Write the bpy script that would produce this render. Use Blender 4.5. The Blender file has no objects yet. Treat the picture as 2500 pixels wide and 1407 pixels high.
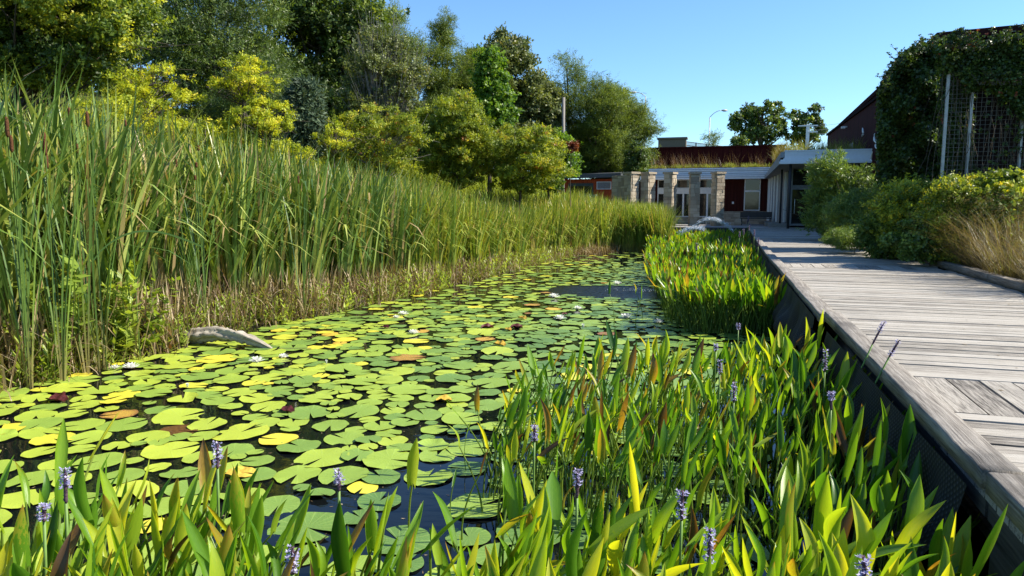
import bpy, math, random
import numpy as np
from mathutils import Vector, Matrix
R = math.radians
rng = np.random.default_rng(7)
random.seed(7)
sc = bpy.context.scene
col = sc.collection

# ------------------------------------------------------------ camera, sky, sun, exposure
F_PX, CAM_H = 1750.0, 2.2
PITCH, YAW = math.atan(203.5 / F_PX), R(17.04)
FW = np.array([-math.sin(YAW) * math.cos(PITCH), math.cos(YAW) * math.cos(PITCH), -math.sin(PITCH)])
RT = np.array([math.cos(YAW), math.sin(YAW), 0.0])
UP = np.cross(RT, FW)
CAM = np.array([0, 0, CAM_H])
cd = bpy.data.cameras.new("camera"); cam = bpy.data.objects.new("camera", cd); col.objects.link(cam)
cam.location = CAM
cam.rotation_euler = Matrix((RT, UP, -FW)).transposed().to_euler()
cd.sensor_width = 36; cd.lens = F_PX / 2500 * 36; cd.clip_start = .05; cd.clip_end = 3000
sc.camera = cam
sc.view_settings.view_transform = 'Standard'; sc.view_settings.look = 'None'
sc.view_settings.exposure = 1.06; sc.view_settings.gamma = 1
sc.cycles.max_bounces = 8; sc.cycles.diffuse_bounces = 3; sc.cycles.glossy_bounces = 3
sc.cycles.transmission_bounces = 4; sc.cycles.transparent_max_bounces = 4
sc.cycles.sample_clamp_indirect = 6
SUN_AZ, SUN_EL = R(74), R(42)          # azimuth from +Y towards +X
world = bpy.data.worlds.new("World"); sc.world = world; world.use_nodes = True
nt = world.node_tree; nt.nodes.clear()
sky = nt.nodes.new('ShaderNodeTexSky'); sky.sky_type = 'NISHITA'; sky.sun_disc = False
sky.sun_elevation = SUN_EL; sky.sun_rotation = SUN_AZ; sky.air_density = 1.0; sky.dust_density = .05; sky.ozone_density = 3.5
bg = nt.nodes.new('ShaderNodeBackground'); bg.inputs[1].default_value = .085
wo = nt.nodes.new('ShaderNodeOutputWorld')
hsv = nt.nodes.new('ShaderNodeMix'); hsv.data_type = 'RGBA'; hsv.blend_type = 'MULTIPLY'; hsv.inputs[0].default_value = 1
hsv.inputs[7].default_value = (.86, 1.10, 1.28, 1); nt.links.new(sky.outputs[0], hsv.inputs[6]); nt.links.new(hsv.outputs[2], bg.inputs[0]); nt.links.new(bg.outputs[0], wo.inputs[0])
sl = bpy.data.lights.new("sun", 'SUN'); so = bpy.data.objects.new("sun", sl); col.objects.link(so)
sl.energy = 5.0; sl.angle = R(.5); sl.color = (1, .93, .80)
sdir = Vector((math.sin(SUN_AZ) * math.cos(SUN_EL), math.cos(SUN_AZ) * math.cos(SUN_EL), math.sin(SUN_EL)))
so.rotation_euler = sdir.to_track_quat('Z', 'Y').to_euler(); so.location = (20, 0, 30)

def ray(x, y): return FW + RT * (x - 1250) / F_PX + UP * (703.5 - y) / F_PX
def at(x, y, D): return CAM + ray(x, y) * D              # D metres in front of the camera
def gnd(x, y, z):
    d = ray(x, y); return CAM + d * ((z - CAM_H) / d[2])
def atY(x, y, Y):
    d = ray(x, y); return CAM + d * Y / d[1]

# ------------------------------------------------------------ object helpers
def tag(o, label=None, cat=None, group=None, kind=None):
    if label: o['label'] = label
    if cat: o['category'] = cat
    if group: o['group'] = group
    if kind: o['kind'] = kind
    return o
def empty(name, loc=(0, 0, 0), label=None, cat=None, group=None):
    o = bpy.data.objects.new(name, None); col.objects.link(o); o.location = loc
    o.empty_display_size = .1
    return tag(o, label, cat, group)
def link(name, me, parent=None, loc=None):
    o = bpy.data.objects.new(name, me); col.objects.link(o)
    if parent: o.parent = parent
    if loc is not None: o.location = loc
    return o
def mesh_np(name, V, quads=None, tris=None, mat=None, attrs=None, smooth=False):
    me = bpy.data.meshes.new(name)
    V = np.asarray(V, dtype=np.float32).reshape(-1, 3)
    q = np.zeros((0, 4), int) if quads is None else np.asarray(quads, int).reshape(-1, 4)
    t = np.zeros((0, 3), int) if tris is None else np.asarray(tris, int).reshape(-1, 3)
    me.vertices.add(len(V)); me.vertices.foreach_set("co", V.ravel())
    loops = np.concatenate([q.ravel(), t.ravel()]).astype(np.int32)
    me.loops.add(len(loops)); me.loops.foreach_set("vertex_index", loops)
    n = len(q) + len(t)
    me.polygons.add(n)
    tot = np.concatenate([np.full(len(q), 4), np.full(len(t), 3)]).astype(np.int32)
    st = np.concatenate([[0], np.cumsum(tot)[:-1]]).astype(np.int32) if n else np.zeros(0, np.int32)
    me.polygons.foreach_set("loop_start", st); me.polygons.foreach_set("loop_total", tot)
    if smooth: me.polygons.foreach_set("use_smooth", np.ones(n, bool))
    me.update(calc_edges=True)
    for k, a in (attrs or {}).items():
        a = np.asarray(a, dtype=np.float32)
        if a.ndim == 1:
            at_ = me.attributes.new(k, 'FLOAT', 'POINT'); at_.data.foreach_set("value", a)
        else:
            at_ = me.attributes.new(k, 'FLOAT_VECTOR', 'POINT'); at_.data.foreach_set("vector", a.ravel())
    if mat: me.materials.append(mat)
    return me

class MB:
    """collects boxes, tubes, scatters into one mesh; attributes: tint (float), lv (vector)"""
    def __init__(s): s.V = []; s.Q = []; s.T = []; s.a = []; s.g = []; s.n = 0
    def add(s, V, Q=None, T=None, tint=0.5, lv=None):
        V = np.asarray(V, float).reshape(-1, 3)
        if Q is not None and len(Q): s.Q.append(np.asarray(Q, int).reshape(-1, 4) + s.n)
        if T is not None and len(T): s.T.append(np.asarray(T, int).reshape(-1, 3) + s.n)
        s.V.append(V); s.n += len(V)
        s.a.append(np.full(len(V), tint) if np.isscalar(tint) else np.asarray(tint, float))
        s.g.append(V.copy() if lv is None else np.asarray(lv, float).reshape(-1, 3))
    def box(s, x0, x1, y0, y1, z0, z1, tint=.5, M=None, off=None, along=0, gid=None):
        c = np.array([[x, y, z] for x in (x0, x1) for y in (y0, y1) for z in (z0, z1)], float)
        q = [[0, 1, 3, 2], [4, 6, 7, 5], [0, 4, 5, 1], [2, 3, 7, 6], [0, 2, 6, 4], [1, 5, 7, 3]]
        # each face its own verts
        V = c[np.array(q).ravel()]; Q = np.arange(24).reshape(6, 4)
        g = V - c[0]
        if along == 1: g = g[:, [1, 0, 2]]
        if along == 2: g = g[:, [2, 0, 1]]
        g = g + (rng.random(3) * 50 if gid is None else np.array(gid))
        if M is not None: V = V @ np.asarray(M).T
        if off is not None: V = V + np.asarray(off)
        s.add(V, Q, tint=tint, lv=g)
    def tube(s, pts, rad, n=6, tint=.5, cap=True):
        pts = np.asarray(pts, float); m = len(pts)
        rad = np.full(m, rad) if np.isscalar(rad) else np.asarray(rad, float)
        tg = np.gradient(pts, axis=0); tg /= np.linalg.norm(tg, axis=1, keepdims=True) + 1e-9
        ref = np.array([0, 0, 1.0]) if abs(tg[:, 2]).mean() < .8 else np.array([1.0, 0, 0])
        A = np.cross(tg, ref); A /= np.linalg.norm(A, axis=1, keepdims=True) + 1e-9
        B = np.cross(tg, A)
        th = np.arange(n) * 2 * np.pi / n
        V = pts[:, None] + rad[:, None, None] * (np.cos(th)[None, :, None] * A[:, None] + np.sin(th)[None, :, None] * B[:, None])
        i = np.arange(m - 1)[:, None] * n; j = np.arange(n)[None]; k = (j + 1) % n
        Q = np.stack([i + j, i + k, i + n + k, i + n + j], -1).reshape(-1, 4)
        L = np.concatenate([[0], np.cumsum(np.linalg.norm(np.diff(pts, axis=0), axis=1))])
        g = np.stack([np.repeat(L, n), np.tile(th * .1, m), np.zeros(m * n)], -1)
        V = V.reshape(-1, 3)
        T = None
        if cap:
            V = np.vstack([V, pts[:1], pts[-1:]]); g = np.vstack([g, g[:1], g[-1:]])
            c0, c1 = m * n, m * n + 1; jj = np.arange(n); kk = (jj + 1) % n
            T = np.vstack([np.stack([kk, jj, np.full(n, c0)], -1), np.stack([jj + (m - 1) * n, kk + (m - 1) * n, np.full(n, c1)], -1)])
        s.add(V, Q, T, tint=tint, lv=g)
    def scatter(s, tmpl, M, T, tint, lvo=None):
        """tmpl = (V, Q, lv); M (n,3,3), T (n,3), tint (n)"""
        V0, Q0, g0 = tmpl; n = len(T); k = len(V0)
        if n == 0: return
        V = np.einsum('nij,kj->nki', M, V0) + T[:, None]
        Q = (Q0[None] + (np.arange(n) * k)[:, None, None]).reshape(-1, 4)
        s.add(V.reshape(-1, 3), Q, tint=np.repeat(tint, k), lv=np.tile(g0, (n, 1)))
    def mesh(s, name, mat, smooth=False):
        V = np.vstack(s.V) if s.V else np.zeros((0, 3))
        return mesh_np(name, V, np.vstack(s.Q) if s.Q else None, np.vstack(s.T) if s.T else None, mat,
                       dict(tint=np.concatenate(s.a), lv=np.vstack(s.g)), smooth)
    def build(s, name, mat, parent=None, smooth=False, loc=None):
        return link(name, s.mesh(name, mat, smooth), parent, loc)

def rots(az, tilt, roll=None, scale=1.0):
    """matrices: roll about z, tilt about x (leans +y), then azimuth about z"""
    n = len(az); roll = np.zeros(n) if roll is None else roll
    ca, sa, ct, st, cr, sr = np.cos(az), np.sin(az), np.cos(tilt), np.sin(tilt), np.cos(roll), np.sin(roll)
    Z = np.zeros(n); O = np.ones(n)
    A = np.stack([ca, -sa, Z, sa, ca, Z, Z, Z, O], -1).reshape(n, 3, 3)
    X = np.stack([O, Z, Z, Z, ct, st, Z, -st, ct], -1).reshape(n, 3, 3)
    B = np.stack([cr, -sr, Z, sr, cr, Z, Z, Z, O], -1).reshape(n, 3, 3)
    M = A @ X @ B
    sc_ = np.asarray(scale)
    if sc_.ndim == 0: return M * float(sc_)
    if sc_.ndim == 1: return M * sc_[:, None, None]
    return M * sc_[:, None, :]          # column scale (local axes)

# ------------------------------------------------------------ materials
def new_mat(name):
    m = bpy.data.materials.new(name); m.use_nodes = True
    m.node_tree.nodes.clear(); return m, m.node_tree
def N(t, kind, **kw):
    n = t.nodes.new(kind)
    for k, v in kw.items():
        if k.startswith('i_'):
            n.inputs[int(k[2:])].default_value = v
        else: setattr(n, k, v)
    return n
def ramp(t, fac, stops, interp='LINEAR'):
    r = t.nodes.new('ShaderNodeValToRGB'); r.color_ramp.interpolation = interp
    e = r.color_ramp.elements
    while len(e) > 1: e.remove(e[-1])
    e[0].position = stops[0][0]; e[0].color = (*stops[0][1], 1)
    for p, c in stops[1:]:
        x = e.new(p); x.color = (*c, 1)
    if fac is not None: t.links.new(fac, r.inputs[0])
    return r
def attr(t, name): return N(t, 'ShaderNodeAttribute', attribute_name=name)
def mixc(t, fac, a, b, bt='MIX'):
    m = N(t, 'ShaderNodeMix', data_type='RGBA', blend_type=bt)
    for i, v in ((0, fac), (6, a), (7, b)):
        if isinstance(v, (int, float)): m.inputs[i].default_value = v
        elif isinstance(v, tuple): m.inputs[i].default_value = (*v, 1)
        else: t.links.new(v, m.inputs[i])
    return m.outputs[2]
def mth(t, op, a, b=0.0, clamp=False):
    m = N(t, 'ShaderNodeMath', operation=op, use_clamp=clamp)
    for i, v in ((0, a), (1, b)):
        if isinstance(v, (int, float)): m.inputs[i].default_value = v
        else: t.links.new(v, m.inputs[i])
    return m.outputs[0]
def finish(t, shader, bump=None):
    o = N(t, 'ShaderNodeOutputMaterial'); t.links.new(shader, o.inputs[0])
def pbsdf(t, colr, rough=.6, spec=.5, metal=0, normal=None):
    b = N(t, 'ShaderNodeBsdfPrincipled')
    if isinstance(colr, tuple): b.inputs['Base Color'].default_value = (*colr, 1)
    else: t.links.new(colr, b.inputs['Base Color'])
    if isinstance(rough, (int, float)): b.inputs['Roughness'].default_value = rough
    else: t.links.new(rough, b.inputs['Roughness'])
    b.inputs['Specular IOR Level'].default_value = spec; b.inputs['Metallic'].default_value = metal
    if normal is not None: t.links.new(normal, b.inputs['Normal'])
    return b
def bumpn(t, h, strength=.3, dist=.01):
    b = N(t, 'ShaderNodeBump'); b.inputs['Strength'].default_value = strength; b.inputs['Distance'].default_value = dist
    t.links.new(h, b.inputs['Height']); return b.outputs[0]
def noise(t, scale, detail=3, vec=None, rough=.5):
    n = N(t, 'ShaderNodeTexNoise'); n.inputs['Scale'].default_value = scale; n.inputs['Detail'].default_value = detail
    n.inputs['Roughness'].default_value = rough
    if vec is not None: t.links.new(vec, n.inputs['Vector'])
    return n.outputs[0]
def objco(t): return N(t, 'ShaderNodeTexCoord').outputs['Object']
def mapv(t, vec, scale=(1, 1, 1), rot=(0, 0, 0)):
    m = N(t, 'ShaderNodeMapping'); m.inputs['Scale'].default_value = scale; m.inputs['Rotation'].default_value = rot
    t.links.new(vec, m.inputs['Vector']); return m.outputs[0]

def foliage_mat(name, stops, trans=.45, tcol=(1.35, 1.25, .5), rough=.45, gloss=.25, nscale=.6, namt=.25):
    """leaf colour from the per-leaf tint; thin leaves let the sun through"""
    m, t = new_mat(name)
    a = attr(t, 'tint').outputs['Fac']
    nz = noise(t, nscale, 2, objco(t))
    f = mth(t, 'ADD', a, mth(t, 'MULTIPLY', mth(t, 'SUBTRACT', nz, .5), namt * 2), True)
    c = ramp(t, f, stops).outputs[0]
    b = pbsdf(t, c, rough, gloss)
    tr = N(t, 'ShaderNodeBsdfTranslucent')
    t.links.new(mixc(t, 1.0, c, tcol, 'MULTIPLY'), tr.inputs[0])
    mx = N(t, 'ShaderNodeMixShader'); mx.inputs[0].default_value = trans
    t.links.new(b.outputs[0], mx.inputs[1]); t.links.new(tr.outputs[0], mx.inputs[2])
    finish(t, mx.outputs[0]); return m
def plain(name, c, rough=.6, spec=.4, metal=0, var=.15, nscale=8, bump=0.0):
    m, t = new_mat(name)
    o = objco(t); nz = noise(t, nscale, 5, o)
    lo = tuple(x * (1 - var) for x in c); hi = tuple(min(1, x * (1 + var)) for x in c)
    cc = ramp(t, nz, [(.3, lo), (.7, hi)]).outputs[0]
    nm = bumpn(t, nz, bump, .02) if bump else None
    finish(t, pbsdf(t, cc, rough, spec, metal, nm).outputs[0]); return m
def wood_mat(name, stops, cross=55.0, along=1.6, bump=.5, dirt=.35, dirtc=(.05, .045, .04)):
    m, t = new_mat(name)
    g = attr(t, 'lv').outputs['Vector']; a = attr(t, 'tint').outputs['Fac']
    gr = noise(t, 1, 6, mapv(t, g, (along, cross, cross)), .65)
    gr2 = noise(t, 1, 4, mapv(t, g, (along * .4, cross * .3, cross * .3)), .6)
    f = mth(t, 'ADD', mth(t, 'MULTIPLY', gr, .55), mth(t, 'MULTIPLY', gr2, .45))
    f = mth(t, 'ADD', f, mth(t, 'MULTIPLY', mth(t, 'SUBTRACT', a, .5), .22), True)
    c = ramp(t, f, stops).outputs[0]
    d = noise(t, 1.1, 4, objco(t), .6)
    dm = ramp(t, d, [(.52, (0, 0, 0)), (.72, (1, 1, 1))]).outputs[0]
    c = mixc(t, mth(t, 'MULTIPLY', dm, dirt), c, dirtc)
    finish(t, pbsdf(t, c, .8, .25, 0, bumpn(t, gr, bump, .006)).outputs[0]); return m

M_deck = wood_mat('weathered_deck_wood', [(.30, (.04, .034, .028)), (.39, (.18, .160, .135)), (.5, (.35, .318, .27)), (.75, (.45, .42, .37))], 150, 7.0, 1.0, .28)
M_curb = wood_mat('weathered_curb_wood', [(.30, (.055, .045, .036)), (.42, (.17, .148, .122)), (.56, (.31, .28, .24)), (.78, (.44, .41, .36))], 110, 4.0, 1.0, .6)
M_bark = wood_mat('bark', [(.3, (.035, .028, .02)), (.7, (.13, .11, .085))], 30, 4, .8, 0)
M_greybark = wood_mat('grey_bark', [(.3, (.10, .09, .08)), (.7, (.30, .28, .25))], 30, 4, .8, 0)
M_drift = wood_mat('driftwood_grain', [(.3, (.10, .08, .06)), (.45, (.28, .24, .19)), (.62, (.5, .45, .37)), (.8, (.62, .57, .48))], 34, 2.5, 1.0, .5, (.06, .07, .03))

# ------------------------------------------------------------ terrain, water, bank
BY = np.array([-60, 5, 7, 9, 11, 16, 20, 24, 27, 30, 33, 36, 40, 43])
BX = np.array([-8.4, -8.4, -8.3, -8.15, -8.1, -7.5, -7.3, -7.1, -6.9, -6.5, -5.2, -4.5, -4.1, -3.9])
def bankx(y): return np.interp(y, BY, BX)
def terrain_z(x, y):
    x = np.asarray(x, float); y = np.asarray(y, float)
    d = bankx(y) - x                                         # >0 on the left bank
    und = .12 * np.sin(x * 1.3 + y * .7) + .1 * np.sin(x * .45 - y * .9)
    hill = np.where(d < 2, -.12 + .1 * d, .08 + .38 * (d - 2)); hill = np.where(d > 20, 6.92 + .1 * (d - 20), hill)
    hill = np.minimum(hill, 10) + und * np.clip(d / 6, 0, 1)
    z = np.where(d > 0, hill, np.maximum(-.12 + d * .8, -.6))
    farm = np.clip((y - 43) / 1.0, 0, 1); z = np.where((d <= 0), z * (1 - farm) + .84 * farm, z)
    z = np.where((x > 4.25), .86, z)
    fade = np.clip((y - 40) / 25, 0, 1)
    z = np.where(d > 0, z * (1 - fade) + (.84 + .22 * np.clip(d - 6, 0, 30)) * fade, z)
    back = np.clip((-6 - y) / 2, 0, 1); z = z * (1 - back) + .8 * back * 1.0
    return z
xs = np.concatenate([[-900, -500, -300, -200, -140, -100, -80], np.arange(-60, -12, 2), np.arange(-12, -6, .35), np.arange(-6, 4, .8), [4.2, 4.3, 5, 7, 10, 16, 25, 40, 80, 200, 500, 900]])
ys = np.concatenate([[-900, -300, -100, -40, -15, -8, -6], np.arange(-4, 46, .7), np.arange(46, 70, 2), [72, 80, 100, 150, 250, 500, 1200]])
GX, GY = np.meshgrid(xs, ys); GZ = terrain_z(GX, GY)
nx, ny = len(xs), len(ys); i, j = np.meshgrid(np.arange(ny - 1), np.arange(nx - 1), indexing='ij')
q = np.stack([i * nx + j, i * nx + j + 1, (i + 1) * nx + j + 1, (i + 1) * nx + j], -1).reshape(-1, 4)
m, t = new_mat('soil_and_low_grass')
nz = noise(t, .7, 8, objco(t), .7)
c = ramp(t, nz, [(.3, (.02, .017, .01)), (.5, (.045, .05, .015)), (.7, (.07, .09, .025))]).outputs[0]
finish(t, pbsdf(t, c, .95, .1, 0, bumpn(t, noise(t, 9, 5, objco(t)), .6, .1)).outputs[0])
tag(link('ground', mesh_np('ground', np.stack([GX, GY, GZ], -1), q, mat=m, smooth=True)), kind='structure')

# water: dark, glossy, fine ripples; livelier where the fountain spray lands
m, t = new_mat('pond_water')
o_ = objco(t)
r1 = noise(t, 3.0, 3, mapv(t, o_, (1, 1.8, 1))); r2 = noise(t, 16, 2, o_)
def spot(cx, cy, rx, ry):
    s_ = N(t, 'ShaderNodeSeparateXYZ'); t.links.new(o_, s_.inputs[0])
    a_ = mth(t, 'POWER', mth(t, 'DIVIDE', mth(t, 'SUBTRACT', s_.outputs[0], cx), rx), 2.0)
    b_ = mth(t, 'POWER', mth(t, 'DIVIDE', mth(t, 'SUBTRACT', s_.outputs[1], cy), ry), 2.0)
    return mth(t, 'SUBTRACT', 1.0, mth(t, 'ADD', a_, b_), True)
sp = mth(t, 'MAXIMUM', spot(-2.6, 18.2, 3.2, 2.3), spot(-3.6, 36, 2.6, 3.2))
h_ = mth(t, 'ADD', mth(t, 'MULTIPLY', r1, .35), mth(t, 'MULTIPLY', r2, .05))
h_ = mth(t, 'ADD', h_, mth(t, 'MULTIPLY', mth(t, 'MULTIPLY', noise(t, 7, 3, o_), sp), 8.0))
nm = bumpn(t, h_, .5, .012)
b = pbsdf(t, (.0035, .005, .0055), mth(t, 'ADD', .025, mth(t, 'MULTIPLY', sp, .4)), .5, 0, nm); b.inputs['IOR'].default_value = 1.36
finish(t, b.outputs[0])
wx = np.arange(-10, 4.3, .5); wy = np.arange(-5.8, 43.6, .5)
GX, GY = np.meshgrid(wx, wy); nx, ny = len(wx), len(wy); i, j = np.meshgrid(np.arange(ny - 1), np.arange(nx - 1), indexing='ij')
q = np.stack([i * nx + j, i * nx + j + 1, (i + 1) * nx + j + 1, (i + 1) * nx + j], -1).reshape(-1, 4)
tag(link('pond_water', mesh_np('pond_water', np.stack([GX, GY, 0 * GX], -1), q, mat=m, smooth=True)), kind='structure')

# ------------------------------------------------------------ boardwalk
DZ = .9
def left_edge(y): return float(np.interp(y, [-6, 8.7, 13, 18, 60], [1.14, 1.12, 1.06, .98, .96]))
DIAG = [(5.17, 6.0), (16.2, 17.0), (27, 27.8)]
mb = MB(); y = .8
while y < 44:
    dg = next((d for d in DIAG if d[0] - .15 <= y < d[0]), None)
    if dg:
        # row of short boards laid lengthwise
        y0, y1 = y + .004, dg[1]; x = left_edge(y) + .02
        while x < 4.0:
            w = .2; mb.box(x, x + w, y0, y1, DZ - .04, DZ + rng.uniform(-.003, .003), tint=rng.random(), along=1); x += w + .017
        y = y1 + .012; continue
    w = .137; gap = .011 if rng.random() < .75 else .018
    if any(abs(y - g_) < .08 for g_ in (6.35, 6.9, 7.35, 8.1, 8.45)): gap = .028
    dz = (rng.random() - .5) * .009
    cut = left_edge(y) + 1.2 + rng.random() * 1.2 if rng.random() < .0 else None
    x0 = left_edge(y) + .02
    mb.box(x0, 4.14 + rng.random() * .03, y, y + w, DZ - .04 + dz, DZ + dz, tint=rng.random(), along=0)
    y += w + gap
tag(mb.build('boardwalk', M_deck), kind='structure')
# joists below, dark
mb = MB()
for x in (1.5, 2.4, 3.3, 4.0): mb.box(x - .04, x + .04, .8, 44, .6, .855, .3, along=1)
mb.box(1.3, 4.2, .7, 44, .50, .56, .3)
tag(mb.build('boardwalk_joists', M_curb), 'dark timber joists carrying the boardwalk over the pond', 'joists')
tag(link('paved_forecourt', mesh_np('paved_forecourt', [(-9, 43.2, .895), (12, 43.2, .895), (12, 60, .895), (-9, 60, .895)], [[0, 1, 2, 3]], mat=plain('paving', (.3, .28, .26), .8))), kind='structure')
mb = MB(); mb.box(-9, 4.2, 43.0, 43.25, -.6, .89, .3)
tag(mb.build('retaining_wall', plain('dark_masonry', (.06, .058, .055), .8, bump=.4)), 'dark retaining wall closing the far end of the pond', 'wall')

# curbs: long timbers; the near piece sits higher than the next
def beam(name, pts, w, z0, z1, label, mat=M_curb, chip=False, group=None, wob=.0):
    """timber along a polyline of (x_outer, y); top rounded, thick, split ends"""
    pts = np.array(pts, float)
    yy = np.linspace(pts[0, 1], pts[-1, 1], 60); xx = np.interp(yy, pts[:, 1], pts[:, 0])
    b = .014
    prof = [(0, z0), (0, z1 - b), (b * .3, z1 - b * .3), (b, z1), (w - b, z1), (w - b * .3, z1 - b * .3), (w, z1 - b), (w, z0)]
    V = []; lv = []; r0 = rng.random(3) * 40
    for k, (x, y) in enumerate(zip(xx, yy)):
        e = wob * (math.sin(y * 2.1) + .6 * math.sin(y * 5.3))
        for q_, (dx, z) in enumerate(prof):
            j1 = (rng.random() - .5) * .0012
            ch = 0
            if chip and q_ in (1, 2, 3) and k < 9: ch = -abs(rng.normal(0, .010)) * (1 - k / 9)
            V.append((x + dx + e + j1, y, z + j1 + ch)); lv.append((y, dx, z * .8))
    n = len(prof); m_ = len(xx)
    Q = [(a * n + p, a * n + (p + 1) % n, (a + 1) * n + (p + 1) % n, (a + 1) * n + p) for a in range(m_ - 1) for p in range(n)]
    # ends
    for base, flip in ((0, 0), ((m_ - 1) * n, 1)):
        for a, c_ in ((0, 6), (1, 5), (2, 4)):
            f = [base + a, base + a + 1, base + c_, base + c_ + 1]
            Q.append(f if flip else f[::-1])
    mb = MB(); mb.add(V, Q, tint=rng.random() * .4 + .3, lv=np.array(lv) + r0)
    o = mb.build(name, mat, smooth=False)
    return tag(o, label, 'curb timber', group)
beam('curb_timber', [(1.17, 1.2), (1.14, 3.62)], .2, .90, 1.0, 'curb timber at the bottom right corner, butting the chipped one', group='timbers edging the boardwalk')
beam('curb_timber', [(1.13, 3.66), (1.03, 8.72)], .17, .905, 1.0, 'long silvery curb timber with a chipped near end, by the pickerelweed', chip=True, group='timbers edging the boardwalk')
beam('curb_timber', [(.98, 8.76), (.93, 13), (.85, 18), (.84, 19.0)], .20, .87, .965, 'curb timber beside the far pickerelweed bed, sitting slightly lower', wob=.004, group='timbers edging the boardwalk')
beam('curb_timber', [(.84, 19.04), (.82, 27), (.82, 43)], .19, .87, .965, 'far curb timber running on towards the porch', group='timbers edging the boardwalk')
for k, (a_, b_, w_) in enumerate([(9, 13.9, 'nearest curb timber under the dry tan grass'), (13.95, 18.9, 'shaded curb timber below the yellow flowered bushes'), (18.95, 26, 'curb timber at the foot of the low green shrub'), (26.05, 43, 'last curb timber before the porch post')]):
    beam('curb_timber', [(4.17, a_), (4.17, b_)], .13, .895, 1.03, w_, wob=.006, group='timbers edging the boardwalk')
    if k < 3: beam('edging_timber', [(4.36, a_ + .3), (4.36, b_ + .4)], .12, .86, 1.0, 'lower edging timber behind the ' + w_.replace('nearest ', ''), wob=.01, group='timbers edging the boardwalk')
# side fascia and black mesh liner below the curb, pond side
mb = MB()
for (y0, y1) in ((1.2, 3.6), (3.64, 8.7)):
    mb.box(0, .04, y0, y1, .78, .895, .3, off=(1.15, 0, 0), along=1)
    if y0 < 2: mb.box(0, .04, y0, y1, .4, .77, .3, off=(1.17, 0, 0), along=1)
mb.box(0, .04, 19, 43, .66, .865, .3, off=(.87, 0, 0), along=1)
M_side = wood_mat('shaded_side_wood', [(.3, (.02, .018, .016)), (.5, (.075, .068, .06)), (.75, (.15, .138, .122))], 60, 2, 1, .5)  # darker copy of the curb wood, side shade put into its colour
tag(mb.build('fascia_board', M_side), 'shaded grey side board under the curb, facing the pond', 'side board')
m, t = new_mat('black_mesh_fabric')
o_ = objco(t); s_ = N(t, 'ShaderNodeSeparateXYZ'); t.links.new(o_, s_.inputs[0])
wv = mth(t, 'SINE', mth(t, 'MULTIPLY', s_.outputs[1], 150.0)); wv2 = mth(t, 'SINE', mth(t, 'MULTIPLY', s_.outputs[2], 150.0))
f = mth(t, 'MULTIPLY', wv, wv2)
c = ramp(t, f, [(.3, (.008, .008, .009)), (.9, (.05, .05, .052))]).outputs[0]
finish(t, pbsdf(t, c, .75, .3, 0, bumpn(t, f, .4, .004)).outputs[0]); M_liner = m
def liner(name, y0, y1, label, bul):
    yy = np.arange(y0, y1, .05); zz = np.linspace(.90, -.1, 24)
    Yg, Zg = np.meshgrid(yy, zz)
    fold = .04 * np.sin(Yg * 5.1 + Zg * 3) + .03 * np.sin(Yg * 11 - Zg * 5) + bul * np.exp(-((Zg - .42) / .18) ** 2) * (.5 + .5 * np.sin(Yg * 2.3))
    X = np.array([np.interp(v, [3.6, 8.72, 13, 18, 43], [1.14, 1.0, .95, .87, .84]) for v in yy])[None] - .02 - fold * np.clip((.88 - Zg) * 3, 0, 1) - .03 - .10 * np.clip((.9 - Zg) * 2, 0, 1)
    n1, n2 = len(yy), len(zz); i, j = np.meshgrid(np.arange(n2 - 1), np.arange(n1 - 1), indexing='ij')
    q = np.stack([i * n1 + j, i * n1 + j + 1, (i + 1) * n1 + j + 1, (i + 1) * n1 + j], -1).reshape(-1, 4)
    tag(link(name, mesh_np(name, np.stack([X, Yg, Zg], -1), q, mat=M_liner, smooth=True)), label, 'liner', 'black mesh liners hanging along the boardwalk')
liner('mesh_liner', 3.7, 8.0, 'black mesh liner hanging below the chipped curb timber', .06)
liner('mesh_liner', 8.9, 20, 'black mesh liner sagging beside the far pickerelweed bed', .16)
liner('mesh_liner', 20, 43, 'black mesh liner in shade along the far boardwalk', .1)
# rolled sacks of liner bulging out at the joint of the two curbs
for (y_, z_, r_, lab) in ((8.9, .55, .16, 'upper bulging sack of black mesh wedged under the curb joint'), (8.15, .48, .17, 'lower bulging sack of black mesh under the curb joint')):
    u = np.linspace(0, np.pi, 14); v = np.linspace(0, 2 * np.pi, 20, endpoint=False)
    Ug, Vg = np.meshgrid(u, v, indexing='ij')
    rr = r_ * (1 + .07 * np.sin(3 * Vg + 4 * Ug) + .05 * np.sin(7 * Vg))
    X = .90 + rr * .75 * np.sin(Ug) * np.cos(Vg); Y = y_ + rr * 1.25 * np.sin(Ug) * np.sin(Vg); Z = z_ + rr * 1.3 * np.cos(Ug)
    i, j = np.meshgrid(np.arange(13), np.arange(20), indexing='ij')
    q = np.stack([i * 20 + j, i * 20 + (j + 1) % 20, (i + 1) * 20 + (j + 1) % 20, (i + 1) * 20 + j], -1).reshape(-1, 4)
    tag(link('mesh_sack', mesh_np('mesh_sack', np.stack([X, Y, Z], -1), q, mat=M_liner, smooth=True)), lab, 'mesh sack')

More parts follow.
